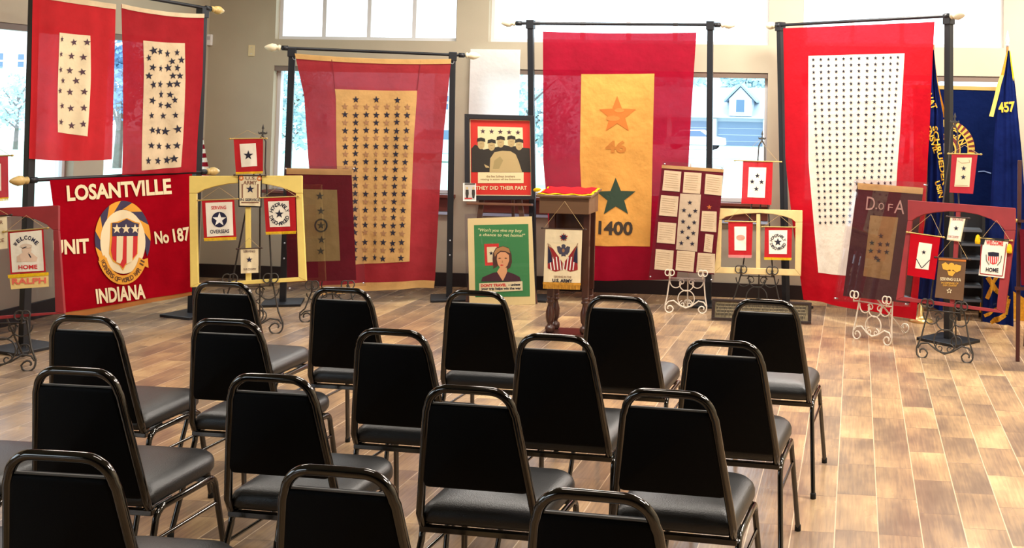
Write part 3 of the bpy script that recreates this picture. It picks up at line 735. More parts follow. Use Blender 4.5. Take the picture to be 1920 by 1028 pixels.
c.decal(b, DGR, star2(1155, 371, 38, 0, 1, 0.42)); c.decal(b, mat('brown_black_numerals', (56, 44, 34), 0.85), text2('1400', 1154, 428, 64, 26, 2, 0.035))
b.build('star_panel', t)

# flag with rows of tiny stars
t = flag_thing('service_flag', 'scarlet flag whose white panel has twelve columns of tiny stars, at right', 'flag', S4)
c = Cloth(S4, [(1469, 53), (1476, 300), (1492, 440), (1508, 562)], [(1753, 41), (1743, 250), (1728, 450), (1716, 600)], -0.07, 0.026, 2.2, 6, 0.25, 0.0, 0.0)
b = MB(); c.sheet(b, R4, nu=60, nv=60); b.build('field', t)
b = MB(); q = [(1516, 105), (1697, 100), (1676, 524), (1530, 512)]; c.panel_px(b, WHC, q, 40, 60)
for i in range(27):
    for j in range(12):
        f = i/26.0; x = 1525.6+(1684.5-1525.6)*j/11; xb = 1535+(1668-1535)*j/11
        y = 112+(-4.5*j/11)+11.72*i+1.5*f
        c.decal(b, NVK, star2(x+(xb-x)*f, y, 4.0, random.uniform(-6, 6), 0.95), maxlen=0)
b.build('star_panel', t)
# ================================================================== EASELS AND WINDOW FRAMES
def spiral(cx, cz, r, turns, a0, direc=1, n=26, shrink=0.78, y=0.0):
    return [(cx+r*(1-shrink*k/n)*math.cos(a0+direc*2*PI*turns*k/n), y, cz+r*(1-shrink*k/n)*math.sin(a0+direc*2*PI*turns*k/n)) for k in range(n+1)]
def circ(cx, cz, rx, rz, a0, a1, n=20, y=0.0):
    return [(cx+rx*math.cos(math.radians(a0+(a1-a0)*k/n)), y, cz+rz*math.sin(math.radians(a0+(a1-a0)*k/n))) for k in range(n+1)]
def easel(label, pl, ul, ur, zrest, ztop, M_, restw=None, apex=True, depth=0.42, r=0.0062, narrow=0.6):
    """scrolled wrought iron display easel standing on the floor; pl: leaning plane, ul/ur foot positions, zrest: ledge height"""
    t = thing('scrolled_easel', label, 'easel', pl.M)
    uc = (ul+ur)/2; w_ = (ur-ul)/2; s_ = w_
    y = 0.028
    def X(u): return uc+u*s_
    def Zy(z): return z
    h = zrest
    top = narrow                                   # half width (units of s_) at the ledge
    for sg in (-1, 1):
        b = MB()
        ft = [(X(sg*0.98), y, 0.12*h+0.02)]
        # outer foot scroll
        sc = [(X(sg*(1.0-0.0)), y, 0.09*h+0.02)]
        rr = s_*0.20
        cxx = X(sg)-sg*rr; cz = rr+0.002
        ar = [(cxx+sg*rr*math.cos(a)*(1-0.05*0), y, cz+rr*math.sin(a)) for a in [0.0, -0.5, -1.0, -1.5, -2.0, -2.5, -3.1]]
        inner = [(cxx+sg*rr*(0.9-0.1*k)*math.cos(-3.1-0.6*k), y, cz+rr*(0.9-0.1*k)*math.sin(-3.1-0.6*k)) for k in range(1, 7)]
        up = [(X(sg*top), y, h+0.03), (X(sg*(top*0.4+0.6)), y, h*0.45), (X(sg), y, cz+0.03)]
        b.tube(up+ar+inner, r, M_, n=7)
        b.build('upright', t)
    b = MB()                                        # bracket between the feet
    pts = []
    for sg in (-1, 1):
        p0 = (X(sg*0.97), y, 0.19*h*0.6+0.03); 
        pts.append([p0, (X(sg*0.85), y, 0.25*h*0.6+0.05), (X(sg*0.6), y, 0.27*h*0.6+0.055), (X(sg*0.3), y, 0.19*h*0.6+0.03), (X(0), y, 0.10*h*0.6+0.025)])
    b.tube(pts[0]+pts[1][::-1][1:], r, M_, n=7); b.build('foot_bracket', t)
    b = MB()                                        # scroll work
    R = s_*0.40; z1 = 0.27*h+R
    b.tube([(p[0], y, p[2]) for p in circ(uc, 0.10*h+R+0.02, R, R, 0, 360, 28)], r*0.8, M_, n=6)
    R2_ = s_*0.34; z2 = 0.10*h+2*R+R2_*0.9+0.02
    b.tube([(p[0], y, p[2]) for p in circ(uc, z2, R2_, R2_, 160, 380, 22)], r*0.8, M_, n=6)
    for sg in (-1, 1):
        p = circ(uc+sg*s_*0.52, h*0.92, s_*0.30, h*0.22, 200 if sg > 0 else -20, 360 if sg > 0 else -180, 18)
        b.tube([(q[0], y, q[2]) for q in p], r*0.8, M_, n=6)
        b.tube(spiral(uc+sg*s_*0.18, 0.10*h+R*0.62, s_*0.17, 1.2, PI*0.5 if sg > 0 else PI*0.5, -sg, y=y), r*0.7, M_, n=6)
        b.tube(spiral(uc+sg*s_*0.24, h*0.86, s_*0.16, 1.1, PI*0.9 if sg < 0 else PI*0.1, sg, y=y), r*0.7, M_, n=6)
    b.tube([(X(-top), y, h*0.97), (X(top), y, h*0.97)], r*0.8, M_, n=6)
    b.build('scroll_work', t)
    for sg in (-1, 1):                              # the two rests that curl up in front of the panel
        b = MB(); xr = X(sg*top); q = s_*0.17; yf = -0.045
        b.tube([(xr, y, h-0.008), (xr, yf, h-0.012), (xr, yf, h+2.0*q)], r, M_, n=6)
        for s2 in (-1, 1):
            b.tube([(xr, yf, h+2.0*q)]+[(xr+s2*(q*0.95+0), yf, h+q)][:0]+circ(xr+s2*q*0.55, h+q*1.15, q*0.75, q*0.85, 130 if s2 > 0 else 50, -90 if s2 > 0 else 270, 14, yf)+circ(xr+s2*q*0.5, h+q*0.75, q*0.38, q*0.42, -90 if s2 > 0 else 270, -230 if s2 > 0 else 410, 8, yf), r*0.8, M_, n=6)
        b.build('front_scroll', t)
    # back leg, with its own scroll, reaching the floor behind
    zt = ztop if apex else h*1.6
    bk = pl.Mi @ Vector((0, 0, 0))
    Rl = pl.M.to_3x3().inverted()
    def loc_w(u, dy, z):                            # level ground position behind the frame
        base = pl.M @ Vector((u, 0, 0)); yaw = pl.yaw
        wv = Vector((base.x-math.sin(yaw)*dy, base.y+math.cos(yaw)*dy, z)); return pl.Mi @ wv
    hinge = Vector((uc, y+0.01, min(zt*0.93, max(h*1.5, zt*0.8)) if apex else h*1.1))
    f0 = loc_w(uc, depth, 0.012); f1 = loc_w(uc+s_*0.2, depth+0.03, 0.03)
    b = MB(); b.tube([hinge, hinge.lerp(f0, 0.5), f0], r, M_, n=7)
    rr = s_*0.25; c0 = loc_w(uc, depth, rr+0.01)
    b.tube([c0+Vector((math.cos(a)*rr*q, 0.0, math.sin(a)*rr*q)) for a, q in [(-PI/2+0.45*i, 1-0.06*i) for i in range(13)]], r*0.8, M_, n=6)
    b.tube([c0+Vector((-math.cos(a)*rr*q*0.9, 0.0, math.sin(a)*rr*q)) for a, q in [(-PI/2+0.45*i, 1-0.06*i) for i in range(11)]], r*0.8, M_, n=6)
    b.build('back_leg', t)
    if apex:                                        # tall back bars meeting under a spear finial
        for sg in (-1, 1):
            b = MB(); b.tube([(X(sg*top), y, h), (X(sg*top*0.55), y, h+(ztop-h)*0.5), (X(sg*top*0.25), y, h+(ztop-h)*0.78), (X(sg*0.12), y, ztop-0.05), (X(0), y, ztop)], r, M_, n=7)
            b.build('back_bar', t)
        b = MB(); z = ztop; a = 0.022
        b.prism([(uc, z+0.085), (uc+0.010, z+0.05), (uc+0.004, z+0.045), (uc+0.005, z+0.025), (uc+0.026, z+0.018), (uc+0.03, z+0.03), (uc+0.034, z+0.014), (uc+0.024, z+0.006), (uc+0.006, z+0.006), (uc+0.006, z-0.02), (uc-0.006, z-0.02), (uc-0.006, z+0.006), (uc-0.024, z+0.006), (uc-0.034, z+0.014), (uc-0.03, z+0.03), (uc-0.026, z+0.018), (uc-0.005, z+0.025), (uc-0.004, z+0.045), (uc-0.010, z+0.05)], y-0.006, y+0.006, M_)
        b.build('finial', t, bevel=0.002)
    return t

def px_poly(pl, pts, y=0.0): return [pl.loc(p[0], p[1], y) for p in pts]
def window_frame(label, pl, M_, outer, arch, li, ri, bi, mull, th=0.035, name='window_frame', side=None, group='old arched window sashes shown on easels'):
    """outer: TL TR BR BL; arch: inner top curve left->right; li / ri: inner edges at bottom; px"""
    t = thing(name, label, 'window frame', pl.M, group)
    TL, TR, BR, BL = outer; P = lambda q: px_poly(pl, q)
    b = MB()
    b.prism(P([TL, TR, (TR[0]-0.0, arch[-1][1]), arch[-1]]+arch[::-1][1:]+[(TL[0], arch[0][1])]), -th, 0, M_); b.build('top_rail', t, bevel=0.003)
    b = MB(); b.prism(P([(TL[0], arch[0][1]+0.3), (arch[0][0], arch[0][1]+0.3), li, BL]), -th, 0, M_); b.build('stile', t, bevel=0.003)
    b = MB(); b.prism(P([(arch[-1][0], arch[-1][1]+0.3), (TR[0], arch[-1][1]+0.3), BR, ri]), -th, 0, M_); b.build('stile', t, bevel=0.003)
    b = MB(); b.prism(P([li, ri, BR, BL]), -th+0.002, -0.002, M_); b.build('bottom_rail', t, bevel=0.003)
    b = MB(); b.prism(P(mull), -th+0.004, -0.004, M_); b.build('mullion', t, bevel=0.003)
    b = MB(); b.prism(P([li]+arch+[ri]), -th*0.5-0.0015, -th*0.5+0.0015, PG); b.build('pane', t)
    return t

def pennant(label, pl, TL, TR, BR, BL, field, panel=None, pm=CR, decals=(), fringe=None, rod=ROD, apex=None, yoff=-0.05, name='pennant', fh=0.07, rodx=0.012, seed=0, amp=0.004, group=None, cordm=TWINE, cat='pennant'):
    t = thing(name, label, cat, pl.M, group)
    c = Cloth(pl, [TL, BL], [TR, BR], yoff, amp, 1.6, seed, 0.2)
    b = MB(); c.sheet(b, field, nu=14, nv=18); b.build('field', t)
    if fringe:
        b = MB(); n = 26
        c.sheet(b, fringe, ((-0.01, 1-fh*0.4), (1.01, 1-fh*0.4), (1.01, 1.0), (-0.01, 1.0)), 14, 2, 0.004)
        for i in range(n):
            a0_ = i/n; a1 = (i+0.8)/n
            vs = [c.map(a0_, 0.995, 0.003), c.map(a1, 0.995, 0.003), c.map(a1, 1+fh*0.7, 0.003), c.map(a0_, 1+fh*0.7, 0.003)]
            b.add(vs, [(3, 2, 1, 0)], fringe)
        b.build('fringe', t)
    b = MB(); any_ = False
    if panel:
        c.panel_px(b, pm, panel, 12, 16, 0.0025); any_ = True
    for m_, sh, *o in decals:
        c.decal(b, m_, sh, (o[0] if o else 0.0045), maxlen=0.04); any_ = True
    if any_: b.build('printed_panel', t)
    if rod:
        p = c.map(0, 0, 0.002); q = c.map(1, 0, 0.002); d = (q-p).normalized()*(rodx+0.004)
        b = MB(); b.tube([p-d, q+d], 0.0045, rod, n=8); b.build('rod', t)
        for e, s_ in ((p-d, -1), (q+d, 1)):
            b = MB(); b.lathe([(0, 0.004), (0.004, 0.007), (0.012, 0.007), (0.018, 0.002)], e, rod, d*s_, 8); b.build('rod_knob', t)
        if apex:
            u, z = pl.loc(apex[0], apex[1], yoff); A = Vector((u, yoff, z)); b = MB(); b.tube([p-d*0.7, A, q+d*0.7], 0.0016, cordm, n=5); b.build('hanging_cord', t)
    return t, c
def X_(o, s_): return lambda x, y: (o[0]+x*s_, o[1]+y*s_)
def sh_(f, shape, k=None): return ([f(*v) for v in shape[0]], shape[1])

# ---------------------------------------------------------------- yellow frame on dark easel
CRY = mat('yellow_cream_paint', (240, 214, 118), 0.55, noise=0.06, nscale=12)
LEAN = math.radians(9)
PY = fplane((395, 630), (520, 627), LEAN)
uf = PY.loc(525, 600)[0]; 
easel('dark iron scrolled easel holding the yellow window frame', PY, PY.loc(400, 627)[0], PY.loc(528, 627)[0], PY.loc(480, 534)[1], PY.loc(462, 252)[1], DIRON)
window_frame('yellow painted arched window frame on the easel left of the faded red flag', PY, CRY, [(357, 331), (568, 330), (576, 527), (359, 539)],
    [(371, 363), (385, 356), (405, 350), (430, 345), (462, 343), (495, 345), (520, 350), (540, 356), (556, 363)], (374, 531), (561, 520), None, [(461, 346), (471, 346), (472, 526), (462, 527)])
O = X_((350, 310), 0.3209)
cx_, cy_ = O(192, 318)
pennant('red bordered pennant reading Serving Overseas, left pane of the yellow frame', PY, O(88, 205), O(278, 198), O(290, 425), O(102, 433), R1, [O(110, 220), O(267, 214), O(273, 410), O(120, 418)], WHC,
    [(NVY, ell2(cx_, cy_, 14.5, 14.5)), (WHP, star2(cx_, cy_, 13.5, 0, 1, 0.4), 0.0065), (REDP, text2('SERVING', *O(188, 248), 28, 6.5, -2, 0.02)), (NVY, text2('OVERSEAS', *O(194, 387), 36, 7, -2, 0.02))], YEL, apex=O(190, 130), seed=11)
a_, b_ = O(372, 140)
def frame_lines(c4, inset): return None
pennant('cream US Army In Service pennant with black border, top middle of the yellow frame', PY, O(300, 58), O(440, 60), O(437, 247), O(303, 243), mat('black_felt', (24, 22, 28), 0.9), [O(308, 64), O(433, 66), O(430, 240), O(310, 236)], CR,
    [(NVY, star2(a_, b_, 8.2)), (BRNP, text2('U.S.', *O(375, 76), 20, 6, 0, 0.02)), (BRNP, text2('ARMY', *O(372, 102), 26, 7.5, 0, 0.02)), (NVY, text2('IN SERVICE', *O(371, 202), 38, 5, 1, 0.02)),
     (BRNP, rect2(*O(322, 110), *O(330, 192))), (BRNP, rect2(*O(413, 110), *O(421, 192))), (BRNP, rect2(*O(320, 215), *O(421, 221))), (ORS, ell2(*O(320, 76), 4.5, 4.5)), (ORS, ell2(*O(425, 78), 4.5, 4.5)), (CRP, star2(*O(320, 76), 3.4), 0.006), (CRP, star2(*O(425, 78), 3.4), 0.006)], None, RODD, seed=12)
def hon(label, pl, O, tl, tr, br, bl, pan, st, rs, rx, ry, sz, fr, apx, seed):
    sx_, sy_ = O(*st)
    V, F = arc2('HONORABLY', sx_, sy_+1, rx, ry, 158, 22, sz, 0.02); V2, F2 = arc2('DISCHARGED', sx_, sy_-1, rx, ry, 202, 338, sz, 0.02, True)
    return pennant(label, pl, O(*tl), O(*tr), O(*br), O(*bl), R1, [O(*p) for p in pan], WHC, [(NVK, star2(sx_, sy_, rs)), (NVK, (V, F)), (NVK, (V2, F2))], fr, apex=apx, seed=seed)
hon('red bordered Honorably Discharged pennant, right pane of the yellow frame', PY, O, (450, 190), (633, 183), (640, 390), (463, 396), [(475, 212), (597, 208), (605, 358), (487, 362)], (542, 285), 8.6, 16, 19, 7, YEL, O(545, 120), 13)
pennant('small cream pennant reading Serving Our Country, low on the yellow frame mullion', PY, O(315, 488), O(418, 484), O(420, 628), O(317, 633), CR, None, None,
    [(NVY, star2(*O(367, 552), 6)), (DST, text2('SERVING', *O(366, 503), 22, 4.5, -1, 0.01)), (DST, text2('OUR COUNTRY', *O(370, 608), 24, 4, -1, 0.01))], None, RODD, apex=O(365, 425), seed=14, yoff=-0.056)
O = X_((340, 220), 0.4086)
pennant('red one star pennant hanging above the yellow window frame', PY, O(240, 99), O(375, 97), O(375, 252), O(250, 256), R1, [O(267, 123), O(342, 119), O(348, 224), O(276, 229)], WHC, [(NVK, star2(*O(308, 175), 9.5))], YEL, apex=O(303, 60), seed=15, yoff=-0.045, fh=0.06)

# ---------------------------------------------------------------- maroon banner in acrylic, left
PM = fplane((562, 606), (690, 604), LEAN)
easel('dark iron scrolled easel under the acrylic cased maroon banner', PM, PM.loc(560, 604)[0], PM.loc(672, 604)[0], PM.loc(620, 545)[1], PM.loc(610, 310)[1], DIRON, apex=False, depth=0.26)
def acrylic(label, pl, q, y0=-0.012, th=0.004, q2=None):
    t = thing('acrylic_case', label, 'display case', pl.M)
    for nm, y in (('front_sheet', y0-0.012), ('back_sheet', y0+0.012)):
        b = MB(); b.prism(px_poly(pl, q), y-th/2, y+th/2, ACR); b.build(nm, t)
    for p in px_poly(pl, [(q[0][0]+4, q[0][1]+5), (q[1][0]-4, q[1][1]+5), (q[2][0]-4, q[2][1]-5), (q[3][0]+4, q[3][1]-5)]):
        b = MB(); b.lathe([(0, 0.006), (0.036, 0.006)], (p[0], y0-0.018, p[1]), BOLT, (0, 1, 0), 10); b.build('corner_screw', t)
    return t
acrylic('clear acrylic case around the maroon banner left of the faded red flag', PM, [(533, 312), (668, 312), (686, 536), (540, 546)])
t = thing('cased_banner', 'maroon banner with five dark stars, one ringed, sealed in acrylic behind the yellow frame', 'banner', PM.M)
c = Cloth(PM, [(537, 318), (538, 530)], [(659, 320), (668, 525)], -0.012, 0.002, 2, 21)
b = MB(); c.sheet(b, MRN); b.build('field', t)
b = MB(); c.sheet(b, TAN, ((0, -0.012), (1.01, -0.012), (1.01, 0.042), (0, 0.042)), 16, 2, 0.003); b.build('header_tape', t)
b = MB(); c.panel_px(b, OLV, [(568, 355), (632, 356), (638, 489), (571, 491)], 12, 16, 0.002)
for x, y in ((600, 368), (602, 396), (602, 423), (603, 450), (601.5, 471)): c.decal(b, OLS, star2(x, y, 8), 0.005)
c.decal(b, OLS, ring2(602, 423, 12.5, 13, 9.5, 10), 0.004); b.build('star_panel', t)

# ---------------------------------------------------------------- red frame, far left
REDPNT = mat('barn_red_paint', (146, 40, 44), 0.6, noise=0.14, nscale=10)
PR = fplane((-60, 702), (48, 698), LEAN)
easel('dark iron scrolled easel holding the red window frame at far left', PR, PR.loc(-72, 700)[0], PR.loc(62, 698)[0], PR.loc(0, 604)[1], PR.loc(-8, 275)[1], DIRON, apex=False)
window_frame('barn red arched window frame on the easel at the far left edge', PR, REDPNT, [(-132, 396), (113, 386), (124, 588), (-128, 610)],
    [(-118, 436), (-95, 422), (-60, 411), (-8, 405), (40, 406), (70, 412), (90, 421), (103, 432)], (-115, 600), (107, 585), None, [(-13, 406), (-2, 406), (0, 596), (-11, 596)])
O = X_((0, 280), 0.428)
t, c = pennant('Welcome Home pennant with a Ralph name strip, hanging in the left red frame', PR, O(35, 360), O(190, 347), O(202, 538), O(46, 548), R1, [O(43, 368), O(183, 355), O(193, 532), O(53, 540)], WHC,
    [(NVY, arc2('WELCOME', *O(117, 462), 26, 32, 142, 44, 7.6, 0.03)), (REDP, text2('HOME', *O(123, 516), 35, 8, -2, 0.03)),
     (mat('pale_sketch_print', (226, 196, 172), 0.9), ell2(*O(118, 440), 9, 9)), (mat('pale_cap_print', (220, 198, 176), 0.9), ell2(*O(116, 424), 11, 4), 0.006), (NVK, line2(O(125, 455), O(137, 475), 2.4)), (NVK, line2(O(100, 434), O(118, 428), 1.6), 0.0065),
     (mat('pale_sketch_print', (226, 196, 172), 0.9), poly2(O(75, 470), O(105, 450), O(135, 450), O(165, 475), O(160, 492), O(75, 494)), 0.004)], None, apex=O(115, 290), seed=31)
cc = Cloth(PR, [O(40, 552), O(48, 614)], [O(212, 540), O(214, 602)], -0.05, 0.002, 1, 3)
b = MB(); cc.sheet(b, fabric('pale_yellow_strip', (246, 214, 140), 0.1), nu=8, nv=6); cc.sheet(b, YEL, ((-0.03, -0.03), (1.01, -0.02), (1.01, 0.2), (-0.03, 0.22)), 8, 2, 0.003)
cc.decal(b, ORP, text2('RALPH', *O(128, 577), 64, 11, -2, 0.03), 0.004); b.build('name_strip', t)
pennant('cream pennant cut off by the left edge of the picture, inside the red frame', PR, (-40, 409), (13, 404), (15, 466), (-38, 472), CR, None, None, [(BRNP, text2('HONOR', -12, 418, 36, 7, -4, 0.01)), (BRNP, text2('SERVICE', -12, 452, 40, 7, -4, 0.01)), (NVK, star2(-12, 435, 8))], None, RODD, apex=(-12, 388), seed=32)
pennant('red pennant above the far left frame, cut off by the picture edge', PR, (-48, 294), (15, 292), (16, 372), (-44, 378), R1, [(-34, 308), (2, 307), (3, 358), (-32, 360)], WHC, [(NVK, star2(-15, 333, 10))], YEL, apex=(-15, 270), seed=33, yoff=-0.045)

# ---------------------------------------------------------------- documents quilt on white easel
PD = fplane((1250, 587), (1325, 589), LEAN)
easel('white iron scrolled easel under the acrylic cased letters banner, right of the lectern', PD, PD.loc(1246, 587)[0], PD.loc(1324, 589)[0], PD.loc(1285, 520)[1], PD.loc(1293, 322)[1], WIRON, narrow=0.8, depth=0.2)
acrylic('clear acrylic case around the letters banner right of the lectern', PD, [(1243, 303), (1358, 310), (1338, 530), (1216, 524)])
t = thing('cased_banner', 'maroon banner patched with aged letters around a twelve star panel, in acrylic', 'banner', PD.M)
O = X_((1200, 220), 0.4086)
c = Cloth(PD, [O(100, 228), O(62, 700)], [O(384, 248), O(340, 722)], -0.012, 0.0015, 2, 41)
b = MB(); c.sheet(b, MRN); b.build('field', t)
b = MB(); c.sheet(b, TAN, ((0, -0.02), (1, -0.02), (1, 0.012), (0, 0.012)), 16, 2, 0.003); b.build('header_tape', t)
for q in [[(112, 243), (190, 250), (182, 342), (102, 336)], [(203, 252), (283, 256), (276, 352), (196, 346)], [(302, 260), (380, 268), (374, 360), (295, 352)], [(97, 357), (178, 364), (170, 457), (87, 450)],
          [(285, 430), (352, 433), (350, 528), (278, 522)], [(300, 535), (338, 540), (330, 622), (292, 616)], [(84, 480), (167, 487), (160, 582), (77, 575)], [(73, 605), (155, 612), (148, 706), (66, 698)], [(170, 612), (253, 617), (245, 710), (163, 702)], [(266, 622), (345, 627), (343, 716), (258, 712)]]:
    b = MB(); c.panel_px(b, PAPER, [O(*p) for p in q], 6, 6, 0.004)
    for k in range(7):
        f = 0.15+0.11*k; l = (q[0][0]*(1-f)+q[3][0]*f+8, q[0][1]*(1-f)+q[3][1]*f); r_ = (q[1][0]*(1-f)+q[2][0]*f-8-random.random()*12, q[1][1]*(1-f)+q[2][1]*f)
        c.decal(b, mat('faded_ink', (186, 160, 122), 0.9), line2(O(*l), O(*r_), 0.6), 0.0055, maxlen=0)
    b.build('letter_patch', t)
b = MB(); c.panel_px(b, CRB, [O(185, 350), O(280, 355), O(262, 617), O(165, 607)], 10, 20, 0.005)
for x, y in [(229, 392), (202, 427), (254, 430), (228, 451), (198, 479), (249, 483), (224, 507), (194, 526), (245, 532), (220, 553), (190, 578), (240, 581)]: c.decal(b, NVK, star2(*O(x, y), 5), 0.0075)
b.build('star_panel', t)
b = MB(); c.decal(b, ORS, star2(*O(318, 413), 5), 0.005); b.build('orange_star', t)

# ---------------------------------------------------------------- cream frame on dark easel
CRW = mat('worn_cream_paint', (226, 196, 134), 0.55, noise=0.12, nscale=14)
PC = fplane((1372, 588), (1462, 592), LEAN)
easel('dark iron scrolled easel holding the worn cream window frame', PC, PC.loc(1368, 588)[0], PC.loc(1466, 592)[0], PC.loc(1420, 516)[1], PC.loc(1424, 262)[1], DIRON, depth=0.2)
window_frame('worn cream arched window frame with two pennants, behind the long framed photograph', PC, CRW, [(1344, 391), (1505, 395), (1502, 518), (1340, 512)],
    [(1354, 412), (1362, 407), (1380, 403), (1400, 401), (1424, 400), (1450, 402), (1470, 406), (1485, 411), (1492, 417)], (1352, 501), (1491, 505), None, [(1419, 402), (1426, 402), (1426, 505), (1418, 505)])
pennant('red pennant with blank white panel, left pane of the worn cream frame', PC, O(405, 478), O(518, 480), O(512, 638), O(406, 636), R1, [O(433, 502), O(488, 502), O(487, 612), O(434, 611)], WHC, [(mat('faded_red_blot', (232, 150, 130), 0.9), ell2(*O(462, 552), 8, 5))], fabric('pink_fringe', (240, 150, 150), 0.2), apex=O(460, 420), seed=51)
hon('red bordered Honorably Discharged pennant, right pane of the worn cream frame', PC, O, (573, 503), (698, 505), (695, 650), (570, 647), [(591, 519), (676, 519), (674, 628), (592, 627)], (633, 573), 8, 13, 13.5, 5.5, YEL, O(640, 450), 52)
pennant('red pennant with four dark stars, above the worn cream frame', PC, O(473, 200), O(610, 204), O(603, 402), O(465, 396), R1, [O(500, 229), O(580, 231), O(573, 370), O(493, 367)], WHC, [(NVK, star2(*O(x, y), 5)) for x, y in ((539, 268), (515, 295), (558, 297), (534, 329))], None, apex=(1424, 262), seed=53, rodx=0.06, yoff=-0.03)

# ---------------------------------------------------------------- D of A banner on white easel
PO = fplane((1600, 636), (1662, 649), LEAN)
easel('white iron scrolled easel under the dark lettered banner, right side', PO, PO.loc(1594, 636)[0], PO.loc(1666, 650)[0], PO.loc(1630, 566)[1], PO.loc(1660, 350)[1], WIRON, apex=False, narrow=0.85, depth=0.45)
O = X_((1540, 260), 0.428)
acrylic('clear acrylic case around the dark lettered banner at right', PO, [O(148, 180), O(470, 193), O(388, 738), O(60, 712)])
t = thing('cased_banner', 'brown maroon banner lettered D of A with seven faded stars, in acrylic', 'banner', PO.M)
c = Cloth(PO, [O(158, 200), O(95, 690)], [O(447, 222), O(388, 722)], -0.012, 0.0015, 2, 61)
b = MB(); c.sheet(b, MRB); b.build('field', t)
b = MB(); c.sheet(b, TAN, ((0.0, -0.012), (1, -0.012), (1, 0.045), (0.02, 0.045)), 16, 2, 0.003); b.build('header_tape', t)
b = MB()
for ch, x, y, w2_, h2_ in (('D', 218, 285, 16, 25), ('.', 242, 306, 3, 3), ('O', 264, 297, 10, 13), ('F', 304, 302, 9, 13), ('A', 345, 300, 19, 25)): c.decal(b, PNK, text2(ch, *O(x, y), w2_, h2_, 6, 0.0), 0.005)
b.build('lettering', t)
b = MB(); c.panel_px(b, TANB, [O(215, 336), O(338, 346), O(300, 620), O(184, 602)], 10, 18, 0.002)
for x, y in ((262, 427), (223, 457), (259, 463), (291, 464), (218, 492), (254, 494), (288, 498), (240, 522), (250, 532)): c.decal(b, OLS, star2(*O(x, y), 5.5), 0.005)
b.build('star_panel', t)

# ---------------------------------------------------------------- red frame, right
PQ = fplane((1722, 672), (1830, 684), LEAN)
easel('dark iron scrolled easel holding the red window frame at right', PQ, PQ.loc(1716, 672)[0], PQ.loc(1822, 684)[0], PQ.loc(1770, 582)[1], PQ.loc(1800, 232)[1], DIRON)
O = X_((1680, 370), 0.3209)
window_frame('barn red arched window frame crowded with pennants, on the right easel', PQ, REDPNT, [(1704, 376), (1905, 391), (1885, 588), (1682, 563)],
    [O(100, 138), O(125, 120), O(170, 102), O(230, 90), O(310, 84), O(400, 88), O(480, 102), O(560, 130), O(615, 165), O(640, 195)], O(48, 583), O(592, 655), None, [O(355, 86), O(380, 88), O(345, 620), O(320, 618)])
pennant('red pennant with one star and a black V, left pane of the right red frame', PQ, O(85, 207), O(260, 232), O(225, 482), O(65, 455), R4, [O(136, 263), O(212, 274), O(190, 425), O(113, 415)], WHC,
    [(NVK, star2(*O(163, 322), 4.6)), (NVK, pline2([O(120, 360), O(150, 414), O(199, 366)], 1.4))], None, apex=O(205, 100), seed=71)
pennant('small cream In Service pennant, top middle of the right red frame', PQ, O(318, 114), O(407, 122), O(378, 260), O(296, 248), CR, [O(325, 120), O(400, 127), O(373, 252), O(303, 243)], WHC,
    [(NVK, star2(*O(352, 182), 5.2)), (DKR, text2('SERVING', *O(362, 131), 21, 4.5, 6, 0.01)), (DKR, text2('OUR COUNTRY', *O(337, 232), 20, 4.5, 6, 0.01))], None, RODD, seed=72, yoff=-0.058)
BRF = fabric('brown_felt', (112, 86, 66), 0.03, 0.1)
pennant('brown pennant lettered Serving U.S.A. with gold eagle, low in the right red frame', PQ, O(250, 352), O(411, 363), O(392, 605), O(226, 586), BRF, None, None,
    [(fabric('orange_hem', (190, 116, 60), 0.03), poly2(O(250, 350), O(411, 361), O(410, 378), O(249, 367))),
     (GPR, ell2(*O(325, 405), 6, 7)), (GPR, poly2(O(315, 400), O(290, 380), O(268, 392), O(275, 420), O(300, 428), O(318, 422))), (GPR, poly2(O(335, 402), O(350, 392), O(382, 400), O(378, 428), O(355, 440), O(335, 425))), (GPR, poly2(O(300, 430), O(350, 436), O(330, 462), O(308, 456))), (GPR, star2(*O(325, 440), 6, 0, 1, 0.6), 0.005),
     (CRP, text2('SERVING U.S.A', *O(320, 480), 39, 6, 3, 0.02)), (GPR, text2('IN DEFENSE OF', *O(316, 502), 32, 3.5, 3)), (GPR, text2('OUR COUNTRY', *O(315, 516), 26, 3.5, 3)),
     (CRP, pline2([star2(*O(312, 547), 5)[0][k] for k in (1, 2, 3, 4, 5, 6, 7, 8, 9, 10, 1)], 0.9))], None, RODD, apex=O(345, 225), seed=73)
t, c = pennant('white Welcome Home pennant with shield and black header, right pane of the right red frame', PQ, O(512, 240), O(657, 252), O(632, 474), O(482, 456), WHC, None, None,
    [(DKR, pline2([O(500, 260), O(492, 446), O(622, 461), O(646, 272)], 1.6)), (REDP, text2('WELCOME', *O(577, 268), 32, 8.5, 4, 0.03)), (NVK, text2('HOME', *O(562, 425), 24, 8, 4, 0.03)),
     (REDP, poly2(O(540, 345), O(600, 350), O(598, 372), O(585, 388), O(567, 392), O(549, 382), O(538, 365)), 0.005)]+[(WHP, line2(O(549+11*k, 347), O(548+11*k, 384), 1.1), 0.0062) for k in range(5)]+
    [(NVK, poly2(O(538, 322), O(568, 320), O(603, 326), O(602, 347), O(540, 343)), 0.0065), (OLS, pline2([O(545, 395), O(528, 370), O(527, 335)], 1.2)), (OLS, pline2([O(592, 398), O(612, 375), O(617, 342)], 1.2))], None, apex=O(588, 135), seed=74)
b = MB(); c2 = c; c2.sheet(b, mat('black_felt', (24, 22, 28), 0.9), ((-0.09, -0.02), (0.09, -0.02), (0.05, 0.17), (-0.09, 0.17)), 4, 3, 0.006); c2.sheet(b, mat('black_felt', (24, 22, 28), 0.9), ((-0.07, -0.03), (1.03, -0.03), (1.03, 0.03), (-0.07, 0.03)), 8, 2, 0.006); b.build('black_header', t)
